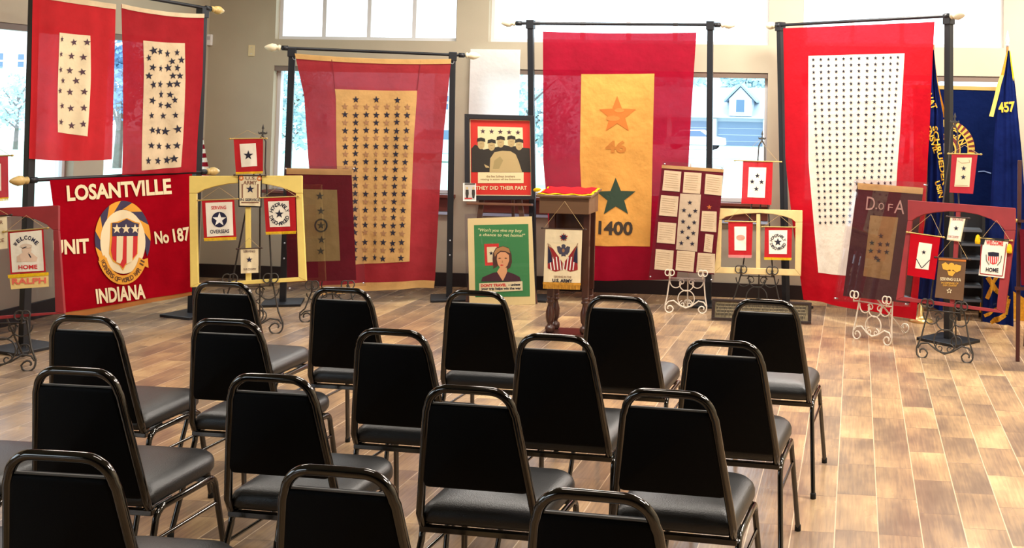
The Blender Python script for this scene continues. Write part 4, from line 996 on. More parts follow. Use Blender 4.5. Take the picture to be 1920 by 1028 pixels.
for p in (O(478, 243), O(663, 297)):
    u, z = PQ.loc(*p, -0.05); b = MB(); b.lathe([(0.03, 0.003), (0.022, 0.012), (0.005, 0.017), (-0.015, 0.02), (-0.035, 0.018), (-0.037, 0.004)], (u, -0.05, z), YEL, (0, 0, 1), 12); b.build('tassel', t)
O = X_((1700, 130), 0.282)
pennant('faded red pennant with two stars, hanging above the right red frame', PQ, O(300, 562), O(472, 566), O(441, 828), O(285, 820), fabric('rose_red_cotton', (186, 56, 66), 0.1, 0.14), [O(335, 588), O(434, 588), O(418, 783), O(318, 780)], CR,
    [(NVY, star2(*O(380, 660), 5.4)), (NVY, star2(*O(377, 718), 5.4)), (LBR, pline2([O(340, 608), O(365, 625), O(420, 622), O(415, 600)], 0.6)), (LBR, line2(O(322, 772), O(408, 776), 0.6))], None, apex=O(385, 505), seed=75, yoff=-0.03)
# ================================================================== POSTERS, LECTERN, LONG PHOTOGRAPH
WOODE = mat('easel_wood', (112, 72, 50), 0.5, noise=0.2, nscale=10, stretch=(1, 1, 0.2)); WOODD = mat('walnut_dark', (66, 34, 26), 0.35, noise=0.25, nscale=8, stretch=(4, 4, 0.5), coat=0.3)
WOODM = mat('lectern_brown', (112, 82, 58), 0.4, noise=0.15, nscale=7, stretch=(0.5, 3, 3), coat=0.2)
BLKF = mat('black_frame_paint', (34, 32, 36), 0.4); PAPW = mat('white_foam_board', (250, 250, 248), 0.7)
L9 = math.radians(6)
# wooden easel + framed poster
PP = fplane((880, 568), (1000, 571), L9)
t = thing('wooden_easel', 'brown wooden easel holding the black framed red poster', 'easel', PP.M)
def bar(b, p, q, w_, th, m_, y=0.02):
    d = Vector((q[0]-p[0], q[1]-p[1])).normalized(); n = Vector((-d.y, d.x))*w_/2
    b.prism([(p[0]+n.x, p[1]+n.y), (q[0]+n.x, q[1]+n.y), (q[0]-n.x, q[1]-n.y), (p[0]-n.x, p[1]-n.y)], y, y+th, m_)
zl = PP.loc(940, 381)[1]; zp = PP.loc(940, 205)[1]
for f, g in (((876, 568), (921, 232)), ((1002, 571), (951, 232))):
    b = MB(); p = PP.loc(*f); bar(b, (p[0], 0.003), PP.loc(*g), 0.045, 0.02, WOODE); b.build('leg', t, bevel=0.003)
b = MB(); base = PP.M @ Vector((PP.loc(940, 570)[0], 0, 0)); fb = PP.Mi @ Vector((base.x-math.sin(PP.yaw)*0.45, base.y+math.cos(PP.yaw)*0.45, 0.01)); b.tube([(fb.x, 0.05, zp*0.97), (fb.x, fb.y, fb.z)], 0.014, WOODE); b.build('leg', t)
b = MB(); a0_ = PP.loc(878, 381); a1_ = PP.loc(999, 381); b.box(a0_[0], a1_[0], -0.06, 0.02, zl-0.02, zl, WOODE); b.build('ledge', t, bevel=0.003)
b = MB(); cpt = PP.loc(884, 470); dpt = PP.loc(998, 470); b.box(cpt[0]+0.03, dpt[0]-0.03, 0.04, 0.055, cpt[1]-0.02, cpt[1]+0.02, WOODE); b.build('cross_brace', t)
t = thing('framed_poster', 'black framed red poster of five capped figures under five stars', 'poster', PP.M)
O = X_((860, 200), 0.19465)
q = [O(60, 72), O(732, 90), O(742, 895), O(62, 905)]; qi = [O(104, 118), O(690, 132), O(704, 862), O(110, 856)]
ql = px_poly(PP, q, -0.02); qil = px_poly(PP, qi, -0.02)
zmin = min(ql[2][1], ql[3][1]); 
for i in range(4):
    j = (i+1) % 4; b = MB(); b.prism([ql[i], ql[j], qil[j], qil[i]], -0.035, 0.0, BLKF); b.build('frame_side', t, bevel=0.002)
SKN = mat('poster_skin_print', (206, 180, 128), 0.8); SUIT = mat('poster_dark_coat', (58, 52, 46), 0.8); POSR = mat('poster_red', (222, 52, 42), 0.7); POSC = mat('poster_cream', (244, 232, 184), 0.7)
c = Cloth(PP, [qi[0], qi[3]], [qi[1], qi[2]], -0.016, 0.0, 1)
b = MB(); c.sheet(b, POSR, nu=1, nv=1); 
def DD(m_, sh, o): c.decal(b, m_, ([O(*v) for v in sh[0]], sh[1]), o, maxlen=0)
DD(POSC, pline2([(110, 124), (688, 136), (700, 856), (116, 852), (110, 124)], 6), 0.001)
DD(POSC, poly2((183, 190), (616, 202), (622, 420), (186, 420)), 0.001)
for i in range(5): DD(DST, star2(233+84.5*i, 238+3*i, 27), 0.0018)
DD(SUIT, poly2((122, 405), (160, 365), (200, 390), (240, 415), (262, 410), (300, 402), (340, 395), (385, 385), (440, 370), (500, 385), (560, 380), (600, 395), (684, 402), (694, 632), (124, 632)), 0.0018)
for x, y in ((216, 365), (318, 380), (405, 350), (508, 345), (583, 375)):
    DD(SKN, ell2(x, y, 33, 45), 0.0026); DD(SUIT, poly2((x-40, y-25), (x-36, y-58), (x, y-68), (x+38, y-56), (x+42, y-25), (x, y-34)), 0.0032)
    DD(mat('poster_shadow_print', (150, 122, 84), 0.8), poly2((x-14, y-8), (x+14, y-8), (x+12, y-4), (x-12, y-4)), 0.0032); DD(mat('poster_shadow_print', (150, 122, 84), 0.8), poly2((x-9, y+22), (x+9, y+22), (x, y+26)), 0.0032)
DD(SKN, poly2((298, 632), (305, 500), (345, 440), (420, 425), (500, 430), (550, 460), (580, 530), (612, 632)), 0.0036)
DD(mat('poster_rock_shade', (180, 160, 110), 0.8), poly2((330, 600), (345, 520), (400, 480), (430, 520), (390, 600)), 0.0042); DD(SKN, poly2((245, 555), (290, 575), (296, 590), (262, 588)), 0.0042)
DD(POSC, rect2(186, 634, 626, 738), 0.0024); 
DD(LBR, text2('the five Sullivan brothers', 405, 673, 275, 22), 0.003); DD(LBR, text2('missing in action off the Solomons', 405, 703, 385, 22), 0.003)
DD(POSC, text2('THEY DID THEIR PART', 412, 783, 490, 36, 0, 0.02), 0.0026)
b.build('print', t)
b = MB(); b.prism(qil, -0.022, -0.0205, glass('frame_glass', (1, 1, 1), 0.05)); b.build('glazing', t)
# small photo card
t = thing('photo_card', 'small white bordered photo card propped at the left corner of the framed poster', 'photo', PP.M)
c = Cloth(PP, [O(42, 736), O(42, 910)], [O(166, 740), O(168, 912)], -0.052, 0, 1); b = MB(); c.sheet(b, WHP, nu=1, nv=1)
b.prism(px_poly(PP, [O(42, 736), O(166, 740), O(168, 912), O(42, 910)], -0.05), -0.0515, -0.049, WHP)
DD(mat('photo_grey', (200, 196, 190), 0.6), rect2(56, 752, 156, 896), 0.001)
DD(REDP, rect2(58, 878, 130, 890), 0.0018); DD(SUIT, rect2(58, 740, 160, 752), 0.0018)
for x in (82, 143): DD(SKN, ell2(x, 786, 10, 13), 0.0018); DD(SUIT, poly2((x-14, 800), (x+14, 800), (x+16, 840), (x+8, 884), (x-8, 884), (x-16, 840)), 0.0018)
b.build('print', t)
# white board above, standing on the window sill
t = thing('white_board', 'tall blank white board leaning against the window behind the framed poster', 'board', T(0, 0, 0))
A = ypt(883, 92, YB-0.05); B2 = ypt(976, 95, YB-0.05); z0 = ZW0
b = MB(); b.box(A.x, B2.x, YB-0.06, YB-0.05, z0, A.z, fabric('translucent_white_board', (252, 252, 252), 0.45, 0.0)); o = b.build('sheet', t)
# green poster standing on the floor in acrylic
PG_ = fplane((880, 571), (1003, 571), math.radians(5))
t = thing('green_poster', 'green war travel poster with a woman, cream border, standing on the floor', 'poster', PG_.M)
O = X_((800, 370), 0.2237)
c = Cloth(PG_, [O(343, 178), O(358, 905)], [O(882, 160), O(912, 900)], -0.02, 0, 1)
# the paper reaches down to the floor on a stiff backing
b = MB(); b.prism([c.L[0], c.R[0], (c.R[1][0], 0.012), (c.L[1][0], 0.012)], -0.019, -0.008, mat('backing_card', (150, 140, 120), 0.8)); b.build('backing', t)
b = MB(); c.sheet(b, mat('poster_border_cream', (244, 224, 158), 0.7), nu=1, nv=1)
GRN = mat('poster_green', (62, 142, 78), 0.7)
DD(GRN, poly2((397, 234), (852, 224), (866, 832), (408, 838)), 0.001)
PC1 = mat('poster_pale_green_text', (232, 236, 170), 0.7)
DD(PC1, text2('"Won\'t you give my boy', 614, 281, 368, 34, 1, 0.02, 0.2), 0.0018); DD(PC1, text2('a chance to get home?"', 632, 320, 380, 34, 1, 0.02, 0.2), 0.0018)
DD(POSR, poly2((482, 392), (605, 388), (608, 570), (490, 574)), 0.0018); DD(POSC, poly2((504, 418), (586, 414), (588, 544), (510, 548)), 0.0024); DD(NVK, star2(541, 470, 20), 0.003)
HAIR = mat('poster_brown_hair', (84, 54, 40), 0.8); FACE = mat('poster_face', (236, 176, 122), 0.8); HAIRL = mat('poster_hair_light', (190, 140, 84), 0.8)
DD(HAIR, poly2((560, 600), (552, 520), (556, 470), (580, 425), (640, 408), (690, 425), (712, 480), (715, 545), (700, 590), (672, 608), (620, 560)), 0.0034)
DD(HAIRL, poly2((572, 500), (566, 465), (585, 430), (640, 412), (690, 430), (700, 470), (660, 452), (620, 448), (590, 470)), 0.004)
DD(FACE, poly2((588, 520), (592, 480), (620, 458), (660, 460), (690, 485), (692, 530), (676, 575), (645, 602), (615, 590), (596, 560)), 0.0045)
DD(FACE, poly2((612, 590), (672, 590), (676, 630), (640, 700), (590, 660), (590, 625)), 0.0042)
for x in (612, 664): DD(HAIR, poly2((x-14, 512), (x, 506), (x+14, 512), (x, 517)), 0.0052)
DD(POSR, poly2((612, 568), (630, 563), (648, 568), (630, 577)), 0.0052); DD(HAIRL, poly2((634, 525), (642, 546), (630, 550)), 0.0052)
DD(mat('poster_maroon_dress', (74, 34, 46), 0.8), poly2((456, 706), (470, 670), (560, 632), (592, 628), (640, 706)), 0.005); DD(mat('poster_maroon_dress', (74, 34, 46), 0.8), poly2((640, 706), (676, 624), (730, 642), (780, 668), (792, 706)), 0.005)
DD(POSC, poly2((440, 722), (803, 704), (806, 782), (442, 800)), 0.0052)
DD(POSR, text2("DON'T TRAVEL", 562, 738, 214, 26, -2, 0.05), 0.006); DD(NVK, text2('- unless', 735, 732, 100, 20, -2, 0.05), 0.006); DD(NVK, text2('your trip helps win the war', 625, 768, 335, 26, -1, 0.05), 0.006)
b.build('print', t)
t = thing('acrylic_case', 'clear acrylic sheet in front of the green poster', 'display case', PG_.M)
b = MB(); q = px_poly(PG_, [O(318, 140), O(888, 130), O(925, 905), O(330, 905)], -0.028); q[2] = (q[2][0], 0.004); q[3] = (q[3][0], 0.004); b.prism(q, -0.031, -0.027, ACR); b.build('front_sheet', t)
q = [(x, z) for x, z in q]; b = MB(); b.prism(q, -0.006, -0.002, ACR); b.build('back_sheet', t)

# lectern
bl = zpt(1013, 637); br = zpt(1112, 640); PL = Plane((bl.x, bl.y), (br.x, bl.y+0.0))
t = thing('lectern', 'dark wooden lectern with turned legs and a slanted top, centre of the display', 'lectern', PL.M)
W_ = br.x-bl.x; DPT = 0.25
def lu(px, py, y=0.0): return PL.loc(px, py, y)
b = MB(); b.box(0, W_, 0, DPT, 0, 0.045, WOODD); b.build('base_board', t, bevel=0.008)
ztb = lu(1060, 400, 0.03)[1]; zta = lu(1060, 368, 0.0)[1]
xl = lu(1014, 385, 0.02)[0]; xr = lu(1107, 385, 0.02)[0]
for x in (0.055, W_-0.075):
    for y in (0.055, DPT-0.055):
        b = MB(); pr = [(0.045, 0.024), (0.055, 0.034), (0.075, 0.038), (0.09, 0.034), (0.10, 0.020), (0.115, 0.020), (0.125, 0.028), (0.16, 0.034), (0.20, 0.033), (0.24, 0.022), (0.262, 0.019), (0.27, 0.030), (0.28, 0.030), (0.288, 0.020), (0.30, 0.030), (0.315, 0.024)]
        b.lathe(pr, (x, y, 0), WOODD, (0, 0, 1), 16); b.box(x-0.022, x+0.022, y-0.022, y+0.022, 0.315, ztb, WOODD); b.build('leg', t)
b = MB(); b.box(0.04, W_-0.04, DPT-0.09, DPT-0.07, 0.36, ztb, WOODD); b.build('back_panel', t)
b = MB()
y0, y1 = -0.02, DPT+0.02
vs = [(xl, y0, ztb), (xr, y0, ztb), (xr, y1, ztb), (xl, y1, ztb), (xl, y0, zta-0.06+0.05), (xr, y0, zta-0.06+0.05), (xr, y1, zta+0.015), (xl, y1, zta+0.015)]
b.add(vs, [(3, 2, 1, 0), (4, 5, 6, 7), (0, 1, 5, 4), (1, 2, 6, 5), (2, 3, 7, 6), (3, 0, 4, 7)], WOODM); b.build('desk_box', t, bevel=0.004)
b = MB(); zz = zta-0.01
vs = [(xl-0.02, y0-0.03, zz), (xr+0.02, y0-0.03, zz), (xr+0.02, y1+0.02, zz+0.035), (xl-0.02, y1+0.02, zz+0.035)]; vs += [(v[0], v[1], v[2]+0.018) for v in vs]
b.add(vs, [(3, 2, 1, 0), (4, 5, 6, 7), (0, 1, 5, 4), (1, 2, 6, 5), (2, 3, 7, 6), (3, 0, 4, 7)], WOODM); b.build('top', t, bevel=0.004)
# cloth lying on the lectern
t2 = thing('folded_flag', 'folded red flag with yellow edging lying on top of the lectern', 'flag', PL.M)
b = MB(); n = 16
for (m_, e, dz, zz2) in ((YEL, 0.0, 0.0, 0.0), (R1, 0.018, 0.006, 0.004)):
    vs = []; r_ = random.Random(5)
    for j in range(n+1):
        for i in range(n+1):
            x = xl-0.015+e+(xr-xl+0.03-2*e)*i/n; y = y0-0.01+e+(y1-y0-2*e)*j/n
            z = zz+0.018+0.035*(y-y0+0.03)/(y1-y0+0.05)+0.004+dz+0.004*math.sin(i*1.3+j*0.9)+0.003*math.sin(j*2.1)
            vs.append((x+0.004*math.sin(j*2.0), y+0.004*math.sin(i*2.0), z))
    o_ = len(vs); vs += [(v[0], v[1], v[2]-0.004) for v in vs]
    fs = [(j*(n+1)+i, j*(n+1)+i+1, (j+1)*(n+1)+i+1, (j+1)*(n+1)+i) for j in range(n) for i in range(n)]
    fs += [tuple(k+o_ for k in f[::-1]) for f in fs]
    ring = [i for i in range(n+1)]+[j*(n+1)+n for j in range(1, n+1)]+[n*(n+1)+i for i in range(n-1, -1, -1)]+[j*(n+1) for j in range(n-1, 0, -1)]
    fs += [(ring[k], ring[k]+o_, ring[(k+1) % len(ring)]+o_, ring[(k+1) % len(ring)]) for k in range(len(ring))]
    b.add(vs, fs, m_, True)
b.build('cloth', t2)
u1, z1 = lu(1012, 362, -0.02)
b = MB(); b.lathe([(0, 0.003), (0.01, 0.012), (0.03, 0.016), (0.05, 0.012), (0.06, 0.003)], (xl-0.05, -0.02, zz+0.05), YEL, (1, 0, 0.1), 10); b.build('tassel', t2)
O = X_((1000, 340), 0.3017)
st = star2(*O(190, 348), 8.5)
fl = []
for sg, x0_ in ((-1, 137), (1, 232)):
    fl.append((DKR, poly2(O(x0_-45, 400 if sg < 0 else 455), O(x0_+42, 455 if sg < 0 else 400), O(x0_+45, 550), O(x0_, 562), O(x0_-46, 540)), 0.004))
    for k in range(4):
        xk = x0_-34+20*k; fl.append((WHP, line2(O(xk, 470), O(xk+(10 if sg < 0 else -10), 552), 2.0), 0.005))
    fl.append((NVY, poly2(O(x0_-44*1, 405) if sg < 0 else O(x0_+44, 405), O(x0_-sg*-28, 425) if sg < 0 else O(x0_+28, 425), O(x0_-18, 500) if sg < 0 else O(x0_+18, 500), O(x0_-45, 510) if sg < 0 else O(x0_+45, 510)), 0.006))
    fl.append((BRNP, line2(O(x0_+sg*46, 385), O(x0_+sg*10, 480), 1.2), 0.0065))
EAG = mat('dark_slate_print', (70, 66, 84), 0.8)
eag = [(CRP, poly2(O(100, 385), O(275, 390), O(188, 512)), 0.0068), (EAG, ell2(*O(188, 430), 5.5, 8), 0.0076), (EAG, poly2(O(184, 425), O(165, 402), O(148, 405), O(152, 435), O(165, 455), O(180, 450)), 0.0078), (EAG, poly2(O(192, 425), O(212, 402), O(230, 408), (O(226, 438)), O(212, 458), O(196, 450)), 0.0078), (EAG, star2(*O(189, 452), 6, 0, 1.2, 0.6), 0.0078), (EAG, ell2(*O(189, 402), 4, 3.5), 0.0078), (LBR, ell2(*O(188, 430), 2.5, 3.5), 0.0086)]
pennant('cream U.S. Army banner with eagle and crossed flags, hung on the lectern front', PL, O(75, 292), O(305, 300), O(292, 648), O(62, 640), CR, None, None,
    fl+eag+[(DKR, st, 0.0045), (NVY, star2(*O(190, 348), 7, 36, 1, 0.5), 0.0052), (BRNP, text2('SERVING IN THE', *O(183, 594), 33, 3.6, 1), 0.0045), (NVK, text2('U.S. ARMY', *O(182, 618), 38, 6.5, 2, 0.04), 0.0045)], GLF, RODD, apex=O(195, 125), fh=0.11, yoff=-0.075, seed=81, name='army_banner', cordm=TWINE, cat='banner')

# long framed photograph on the floor
PX = fplane((1337, 601), (1522, 609), math.radians(12))
t = thing('framed_photograph', 'long dark framed group photograph standing on the floor under the cream window frame', 'photograph', PX.M)
q = px_poly(PX, [(1336, 560), (1522, 569), (1522, 609), (1337, 601)]); q[2] = (q[2][0], 0.004); q[3] = (q[3][0], 0.004)
zt_ = q[0][1]; e = 0.022; FRB = mat('dark_carved_frame', (44, 28, 22), 0.4, noise=0.3, nscale=60, bump=0.4, bscale=120)
x0, x1 = q[0][0], q[1][0]
for bx_ in ((x0, x1, 0.004, 0.004+e), (x0, x1, zt_-e, zt_), (x0, x0+e*1.2, 0.004+e, zt_-e), (x1-e*1.2, x1, 0.004+e, zt_-e)):
    b = MB(); b.box(bx_[0], bx_[1], -0.02, 0.0, bx_[2], bx_[3], FRB); b.build('frame_side', t, bevel=0.003)
b = MB(); b.box(x0+e*1.2, x1-e*1.2, -0.008, -0.004, 0.004+e, zt_-e, mat('sepia_photo', (126, 114, 88), 0.35, noise=0.5, nscale=55, stretch=(1, 1, 0.5)))
SEP = [mat('sepia_pale_print', (186, 172, 138), 0.5), mat('sepia_dark_print', (60, 52, 40), 0.5)]
r_ = random.Random(3); hh = zt_-2*e-0.01
for row in range(4):
    for i in range(70):
        x = x0+0.04+(x1-x0-0.08)*(i+0.5*(row % 2)+r_.uniform(-.15, .15))/70.5; z = 0.004+e+0.02+hh*(0.15+0.2*row)
        b.add([(x-0.004, -0.0085, z-0.02), (x+0.004, -0.0085, z-0.02), (x+0.003, -0.0085, z), (x-0.003, -0.0085, z)], [(0, 1, 2, 3)], SEP[1])
        b.add([(x+0.0028*math.cos(a*PI/3), -0.0087, z+0.004+0.0035*math.sin(a*PI/3)) for a in range(6)], [tuple(range(6))], SEP[0])
b.build('photo_print', t)

# ================================================================== BLUE FLAGS AND THE CORNER
BLU = fabric('navy_satin', (20, 32, 84), 0.08, 0.3, 5); BLM = fabric('navy_banner_cloth', (14, 26, 66), 0.03, 0.15, 5)
YL2 = mat('yellow_letters', (226, 190, 60), 0.7); GFR = fabric('gold_bullion_fringe', (204, 146, 48), 0.08, 0.3, 50)
def pole_flag(label, foot, top, L_, R_, txts, fr_side, seed, tip=False, fold=0.05):
    f = zpt(*foot); tp = ypt(*top, f.y); pl = Plane((f.x, f.y), (f.x+1, f.y+0.06))
    t = thing('flag_on_pole', label, 'flag', pl.M, 'navy flags on floor poles')
    U, Z = pl.loc(*top, 0)
    b = MB(); b.tube([(0, 0, 0.02), (U, 0, Z)], 0.011, mat('pole_oak', (150, 110, 66), 0.4)); b.build('pole', t)
    b = MB(); b.lathe([(0, 0.10), (0.015, 0.10), (0.03, 0.06), (0.05, 0.03), (0.14, 0.02), (0.15, 0.012)], (0, 0, 0), mat('gilt_base', (214, 186, 120), 0.3, 0.6), (0, 0, 1), 24); b.build('base', t)
    if tip:
        b = MB(); b.lathe([(0, 0.010), (0.02, 0.016), (0.03, 0.008), (0.05, 0.018), (0.09, 0.012), (0.14, 0.002)], (U, 0, Z), mat('silver_tip', (230, 232, 240), 0.3, 0.5)); b.build('spear_tip', t)
    c = Cloth(pl, L_, R_, -0.03, fold, 3.0, seed, 0.5)
    b = MB(); c.sheet(b, BLU, nu=60, nv=60); b.build('cloth', t)
    for m_, sh in txts:
        b = MB(); c.decal(b, m_, sh, 0.006, maxlen=0.02); b.build('lettering', t)
    return t, c, pl
t, c, pl = pole_flag('navy flag with yellow lettering hanging on its pole behind the tiny star flag', (1726, 603), (1750, 84), [(1748, 95), (1746, 120), (1741, 233), (1738, 400), (1712, 560)], [(1751, 93), (1757, 150), (1769, 216), (1772, 400), (1768, 585)],
    [(YL2, text2('NAT', 1747, 190, 30, 11, 68, 0.03)), (YL2, text2('SCHRUEDER', 1762, 292, 112, 9.5, 80, 0.03)), (YL2, text2('ENSVIL', 1748, 262, 52, 10, 72, 0.03)), (YL2, text2('USIN', 1761, 355, 32, 10, 75, 0.03))], 1, 91, fold=0.02)
b = MB(); c.sheet(b, GFR, ((0.9, 0), (1.0, 0), (1.18, 0.26), (1.0, 0.26)), 2, 20, 0.004); b.build('fringe', t)
t, c, pl = pole_flag('navy flag numbered 457 hanging on a silver tipped pole at the right edge', (1884, 600), (1889, 88), [(1888, 95), (1872, 160), (1866, 233), (1858, 373), (1846, 560)], [(1894, 95), (1904, 163), (1916, 288), (1924, 400), (1922, 580)],
    [(YL2, text2('457', 1887, 201, 31, 20, -4, 0.04))], -1, 92, tip=True, fold=0.016)
b = MB(); c.sheet(b, GFR, ((0.0, 0.0), (0.3, 0.0), (0.22, 0.1), (0.0, 0.1)), 3, 10, 0.008); c.sheet(b, fabric('pale_yellow_cord', (240, 214, 110), 0.1), ((-0.05, 0.1), (0.2, 0.1), (-0.12, 0.27), (-0.3, 0.27)), 3, 10, 0.01); c.sheet(b, YEL, ((0.75, 0.0), (1.0, 0.0), (1.0, 0.1), (0.9, 0.12)), 2, 8, 0.006)
b.build('gold_cord', t)
b = MB(); c.sheet(b, GFR, ((-0.05, 0.90), (1.0, 0.96), (1.02, 1.06), (-0.1, 1.06)), 20, 4, 0.008); b.build('fringe', t)
# navy emblem banner hung in front of the window
PE = Plane((ypt(1700, 300, 9.75).x, 9.75), (ypt(1900, 300, 9.75).x, 9.75))
t = thing('emblem_banner', 'wide navy banner with round striped emblem, hanging in front of the right window', 'banner', PE.M)
c = Cloth(PE, [(1712, 163), (1715, 560)], [(1874, 167), (1872, 570)], 0.0, 0.012, 2.0, 95)
b = MB(); c.sheet(b, BLM, nu=50, nv=40); b.build('field', t)
b = MB(); c.sheet(b, ROD, ((-0.02, -0.01), (1.02, -0.01), (1.02, 0.008), (-0.02, 0.008)), 10, 2, 0.004); b.build('top_hem', t)
b = MB(); ecx, ecy = 1771, 281; MR = mat('emblem_maroon', (110, 40, 40), 0.7); GE = mat('emblem_gold', (232, 184, 70), 0.7)
c.decal(b, MR, ring2(ecx, ecy, 57, 57, 44, 44, 0, 360, 60))
for k in range(36):
    a = k*10; c.decal(b, GE, ring2(ecx, ecy, 56.5, 56.5, 44.5, 44.5, a, a+5, 2), 0.0085, maxlen=0)
c.decal(b, GE, ring2(ecx, ecy, 45, 45, 43, 43), 0.009); c.decal(b, GE, ring2(ecx, ecy, 30, 30, 28, 28), 0.009); c.decal(b, MR, ring2(ecx, ecy, 28, 28, 22, 22)); c.decal(b, GE, ring2(ecx, ecy, 22, 22, 19, 19), 0.009)
c.decal(b, CRP, star2(ecx, ecy, 16), 0.009)
c.decal(b, GE, arc2('AMERICAN', ecx, ecy, 36, 36, 160, 24, 12, 0.03), 0.009); c.decal(b, GE, arc2('LEGION', ecx, ecy, 36, 36, 215, 325, 11, 0.03, True), 0.009)
b.build('emblem', t)
b = MB(); c.decal(b, mat('pale_blue_mark', (120, 150, 200), 0.8), pline2([(1834, 322), (1845, 321), (1858, 325)], 2.0), 0.006); b.build('edge_cord', t)
# folded banner on the floor by the pole flags
t = thing('fallen_banner', 'navy and gold fringed cloth resting on the floor under the 457 flag', 'banner', PE.M)
c = Cloth(Plane((ypt(1800, 300, 9.1).x, 9.1), (ypt(1900, 300, 9.1).x, 9.1)), [(1846, 470), (1842, 603)], [(1898, 478), (1900, 612)], 0, 0.03, 2.5, 97); t.matrix_world = c.pl.M
b = MB(); c.sheet(b, BLU, nu=30, nv=20)
c.decal(b, GFR, pline2([(1852, 520), (1868, 545), (1890, 560), (1885, 590), (1858, 606)], 9), 0.006, maxlen=0.02); c.decal(b, GFR, pline2([(1880, 500), (1862, 530), (1850, 560)], 7), 0.008, maxlen=0.02); c.decal(b, GFR, pline2([(1845, 592), (1870, 580), (1892, 566)], 6), 0.008, maxlen=0.02)
b.build('cloth', t)
# dark rack
rx0 = ypt(1796, 560, 9.4).x; rx1 = ypt(1846, 560, 9.4).x; zt_ = ypt(1820, 400, 9.4).z
t = thing('black_rack', 'black metal rack with narrow grey shelves, behind the right red frame', 'rack', T(rx0, 9.4))
RK = mat('rack_black', (20, 20, 24), 0.5); RG = mat('rack_shelf_grey', (110, 120, 130), 0.4, 0.5); ww = rx1-rx0
for x in (0, ww-0.025):
    for y in (0, 0.2):
        b = MB(); b.box(x, x+0.025, y, y+0.025, 0, zt_, RK); b.build('upright', t)
b = MB(); b.box(0.025, ww-0.025, 0.2, 0.215, 0.05, zt_, RK); b.build('back_panel', t)
for k in range(6):
    z = 0.16+(zt_-0.2)*k/6; b = MB(); b.box(0.025, ww-0.025, 0.0, 0.2, z, z+0.018, RG); b.build('shelf', t)
# striped flag at the left wall
PS = Plane((ypt(372, 300, 9.4).x, 9.4), (ypt(395, 300, 9.4).x, 9.4)); f = zpt(368, 560)
t = thing('striped_flag', 'red and white striped flag peeking out right of the left flag stand', 'flag', PS.M)
c = Cloth(PS, [(372, 240), (370, 345)], [(377, 236), (392, 322), (389, 345)], 0, 0.012, 2, 99)
b = MB(); n = 13
for i in range(n): c.sheet(b, fabric('stripe_red', (150, 34, 48), 0.1) if i % 2 == 0 else WHC, ((0, i/n), (1, i/n+0.01), (1, (i+1)/n+0.01), (0, (i+1)/n)), 10, 3)
b.build('cloth', t)
b = MB(); a_ = PS.loc(372, 235); d_ = PS.loc(366, 560); b.tube([(a_[0], 0.03, a_[1]+0.1), (a_[0], 0.03, 0.02)], 0.011, mat('pole_oak', (150, 110, 66), 0.4)); b.lathe([(0, 0.1), (0.02, 0.1), (0.05, 0.03), (0.1, 0.015)], (a_[0], 0.03, 0), mat('gilt_base', (214, 186, 120), 0.3, 0.6)); b.build('pole', t)
# wall devices
p = ypt(394, 75, YB); t = thing('wall_sensor', 'small white sensor box on the wall right of the left flags', 'sensor', T(p.x, YB, p.z))
b = MB(); b.box(-0.03, 0.03, -0.03, -0.0, -0.055, 0.055, mat('white_plastic', (240, 240, 238), 0.4)); b.build('housing', t, bevel=0.006); b = MB(); b.box(-0.018, 0.018, -0.032, -0.03, 0.0, 0.035, mat('grey_lens', (190, 190, 195), 0.3)); b.build('lens', t)
p = ypt(472, 95, YB); t = thing('wall_plate', 'beige blank wall plate between the sensor and the window', 'wall plate', T(p.x, YB, p.z))
b = MB(); b.box(-0.033, 0.033, -0.008, 0, -0.055, 0.055, mat('beige_plastic', (226, 210, 164), 0.5)); b.build('plate', t, bevel=0.003); b = MB(); b.box(-0.006, 0.006, -0.010, -0.008, 0.028, 0.034, BOLT); b.box(-0.006, 0.006, -0.010, -0.008, -0.034, -0.028, BOLT); b.build('screw', t)
# wooden easel cut by the right edge
PW = fplane((1909, 680), (1990, 684), math.radians(6))
t = thing('wooden_easel', 'dark wooden easel partly cut off by the right edge of the picture', 'easel', PW.M)
DW = mat('mahogany_wood', (70, 32, 28), 0.35, noise=0.2, nscale=8)
for a, z_ in (((1909, 680), (1913, 300)), ((2000, 684), (1960, 300))):
    p = PW.loc(*a); q = PW.loc(*z_); b = MB(); bar(b, (p[0], 0.003), q, 0.028, 0.025, DW); b.build('leg', t, bevel=0.003)
b = MB(); p = PW.loc(1903, 541); q = PW.loc(2005, 545); b.box(p[0], q[0], -0.01, 0.02, p[1]-0.012, p[1]+0.012, DW); b.build('cross_brace', t)
b = MB(); p = PW.loc(1908, 414); q = PW.loc(1995, 414); b.box(p[0], q[0], -0.03, 0.02, p[1]-0.012, p[1]+0.008, DW); b.build('ledge', t)
b = MB(); b.lathe([(0, 0.008), (0.01, 0.014), (0.03, 0.014), (0.04, 0.006)], (p[0], -0.01, p[1]), ROD, (-1, 0, 0), 10); b.build('knob', t)
fb = PW.Mi @ (Vector((PW.M @ Vector((0.12, 0, 0)))[:])+Vector((0.0, 0.5, 0.0))); b = MB(); b.tube([(0.12, 0.03, PW.loc(1930, 310)[1]), (fb.x, fb.y, fb.z+0.012)], 0.012, DW); b.build('leg', t)
t = thing('red_banner', 'dark red cloth on the wooden easel at the right edge', 'banner', PW.M)
c = Cloth(PW, [(1912, 430), (1915, 535)], [(1985, 432), (1985, 540)], -0.03, 0.002, 2, 3); b = MB(); c.sheet(b, MRN, nu=8, nv=8); b.build('field', t)
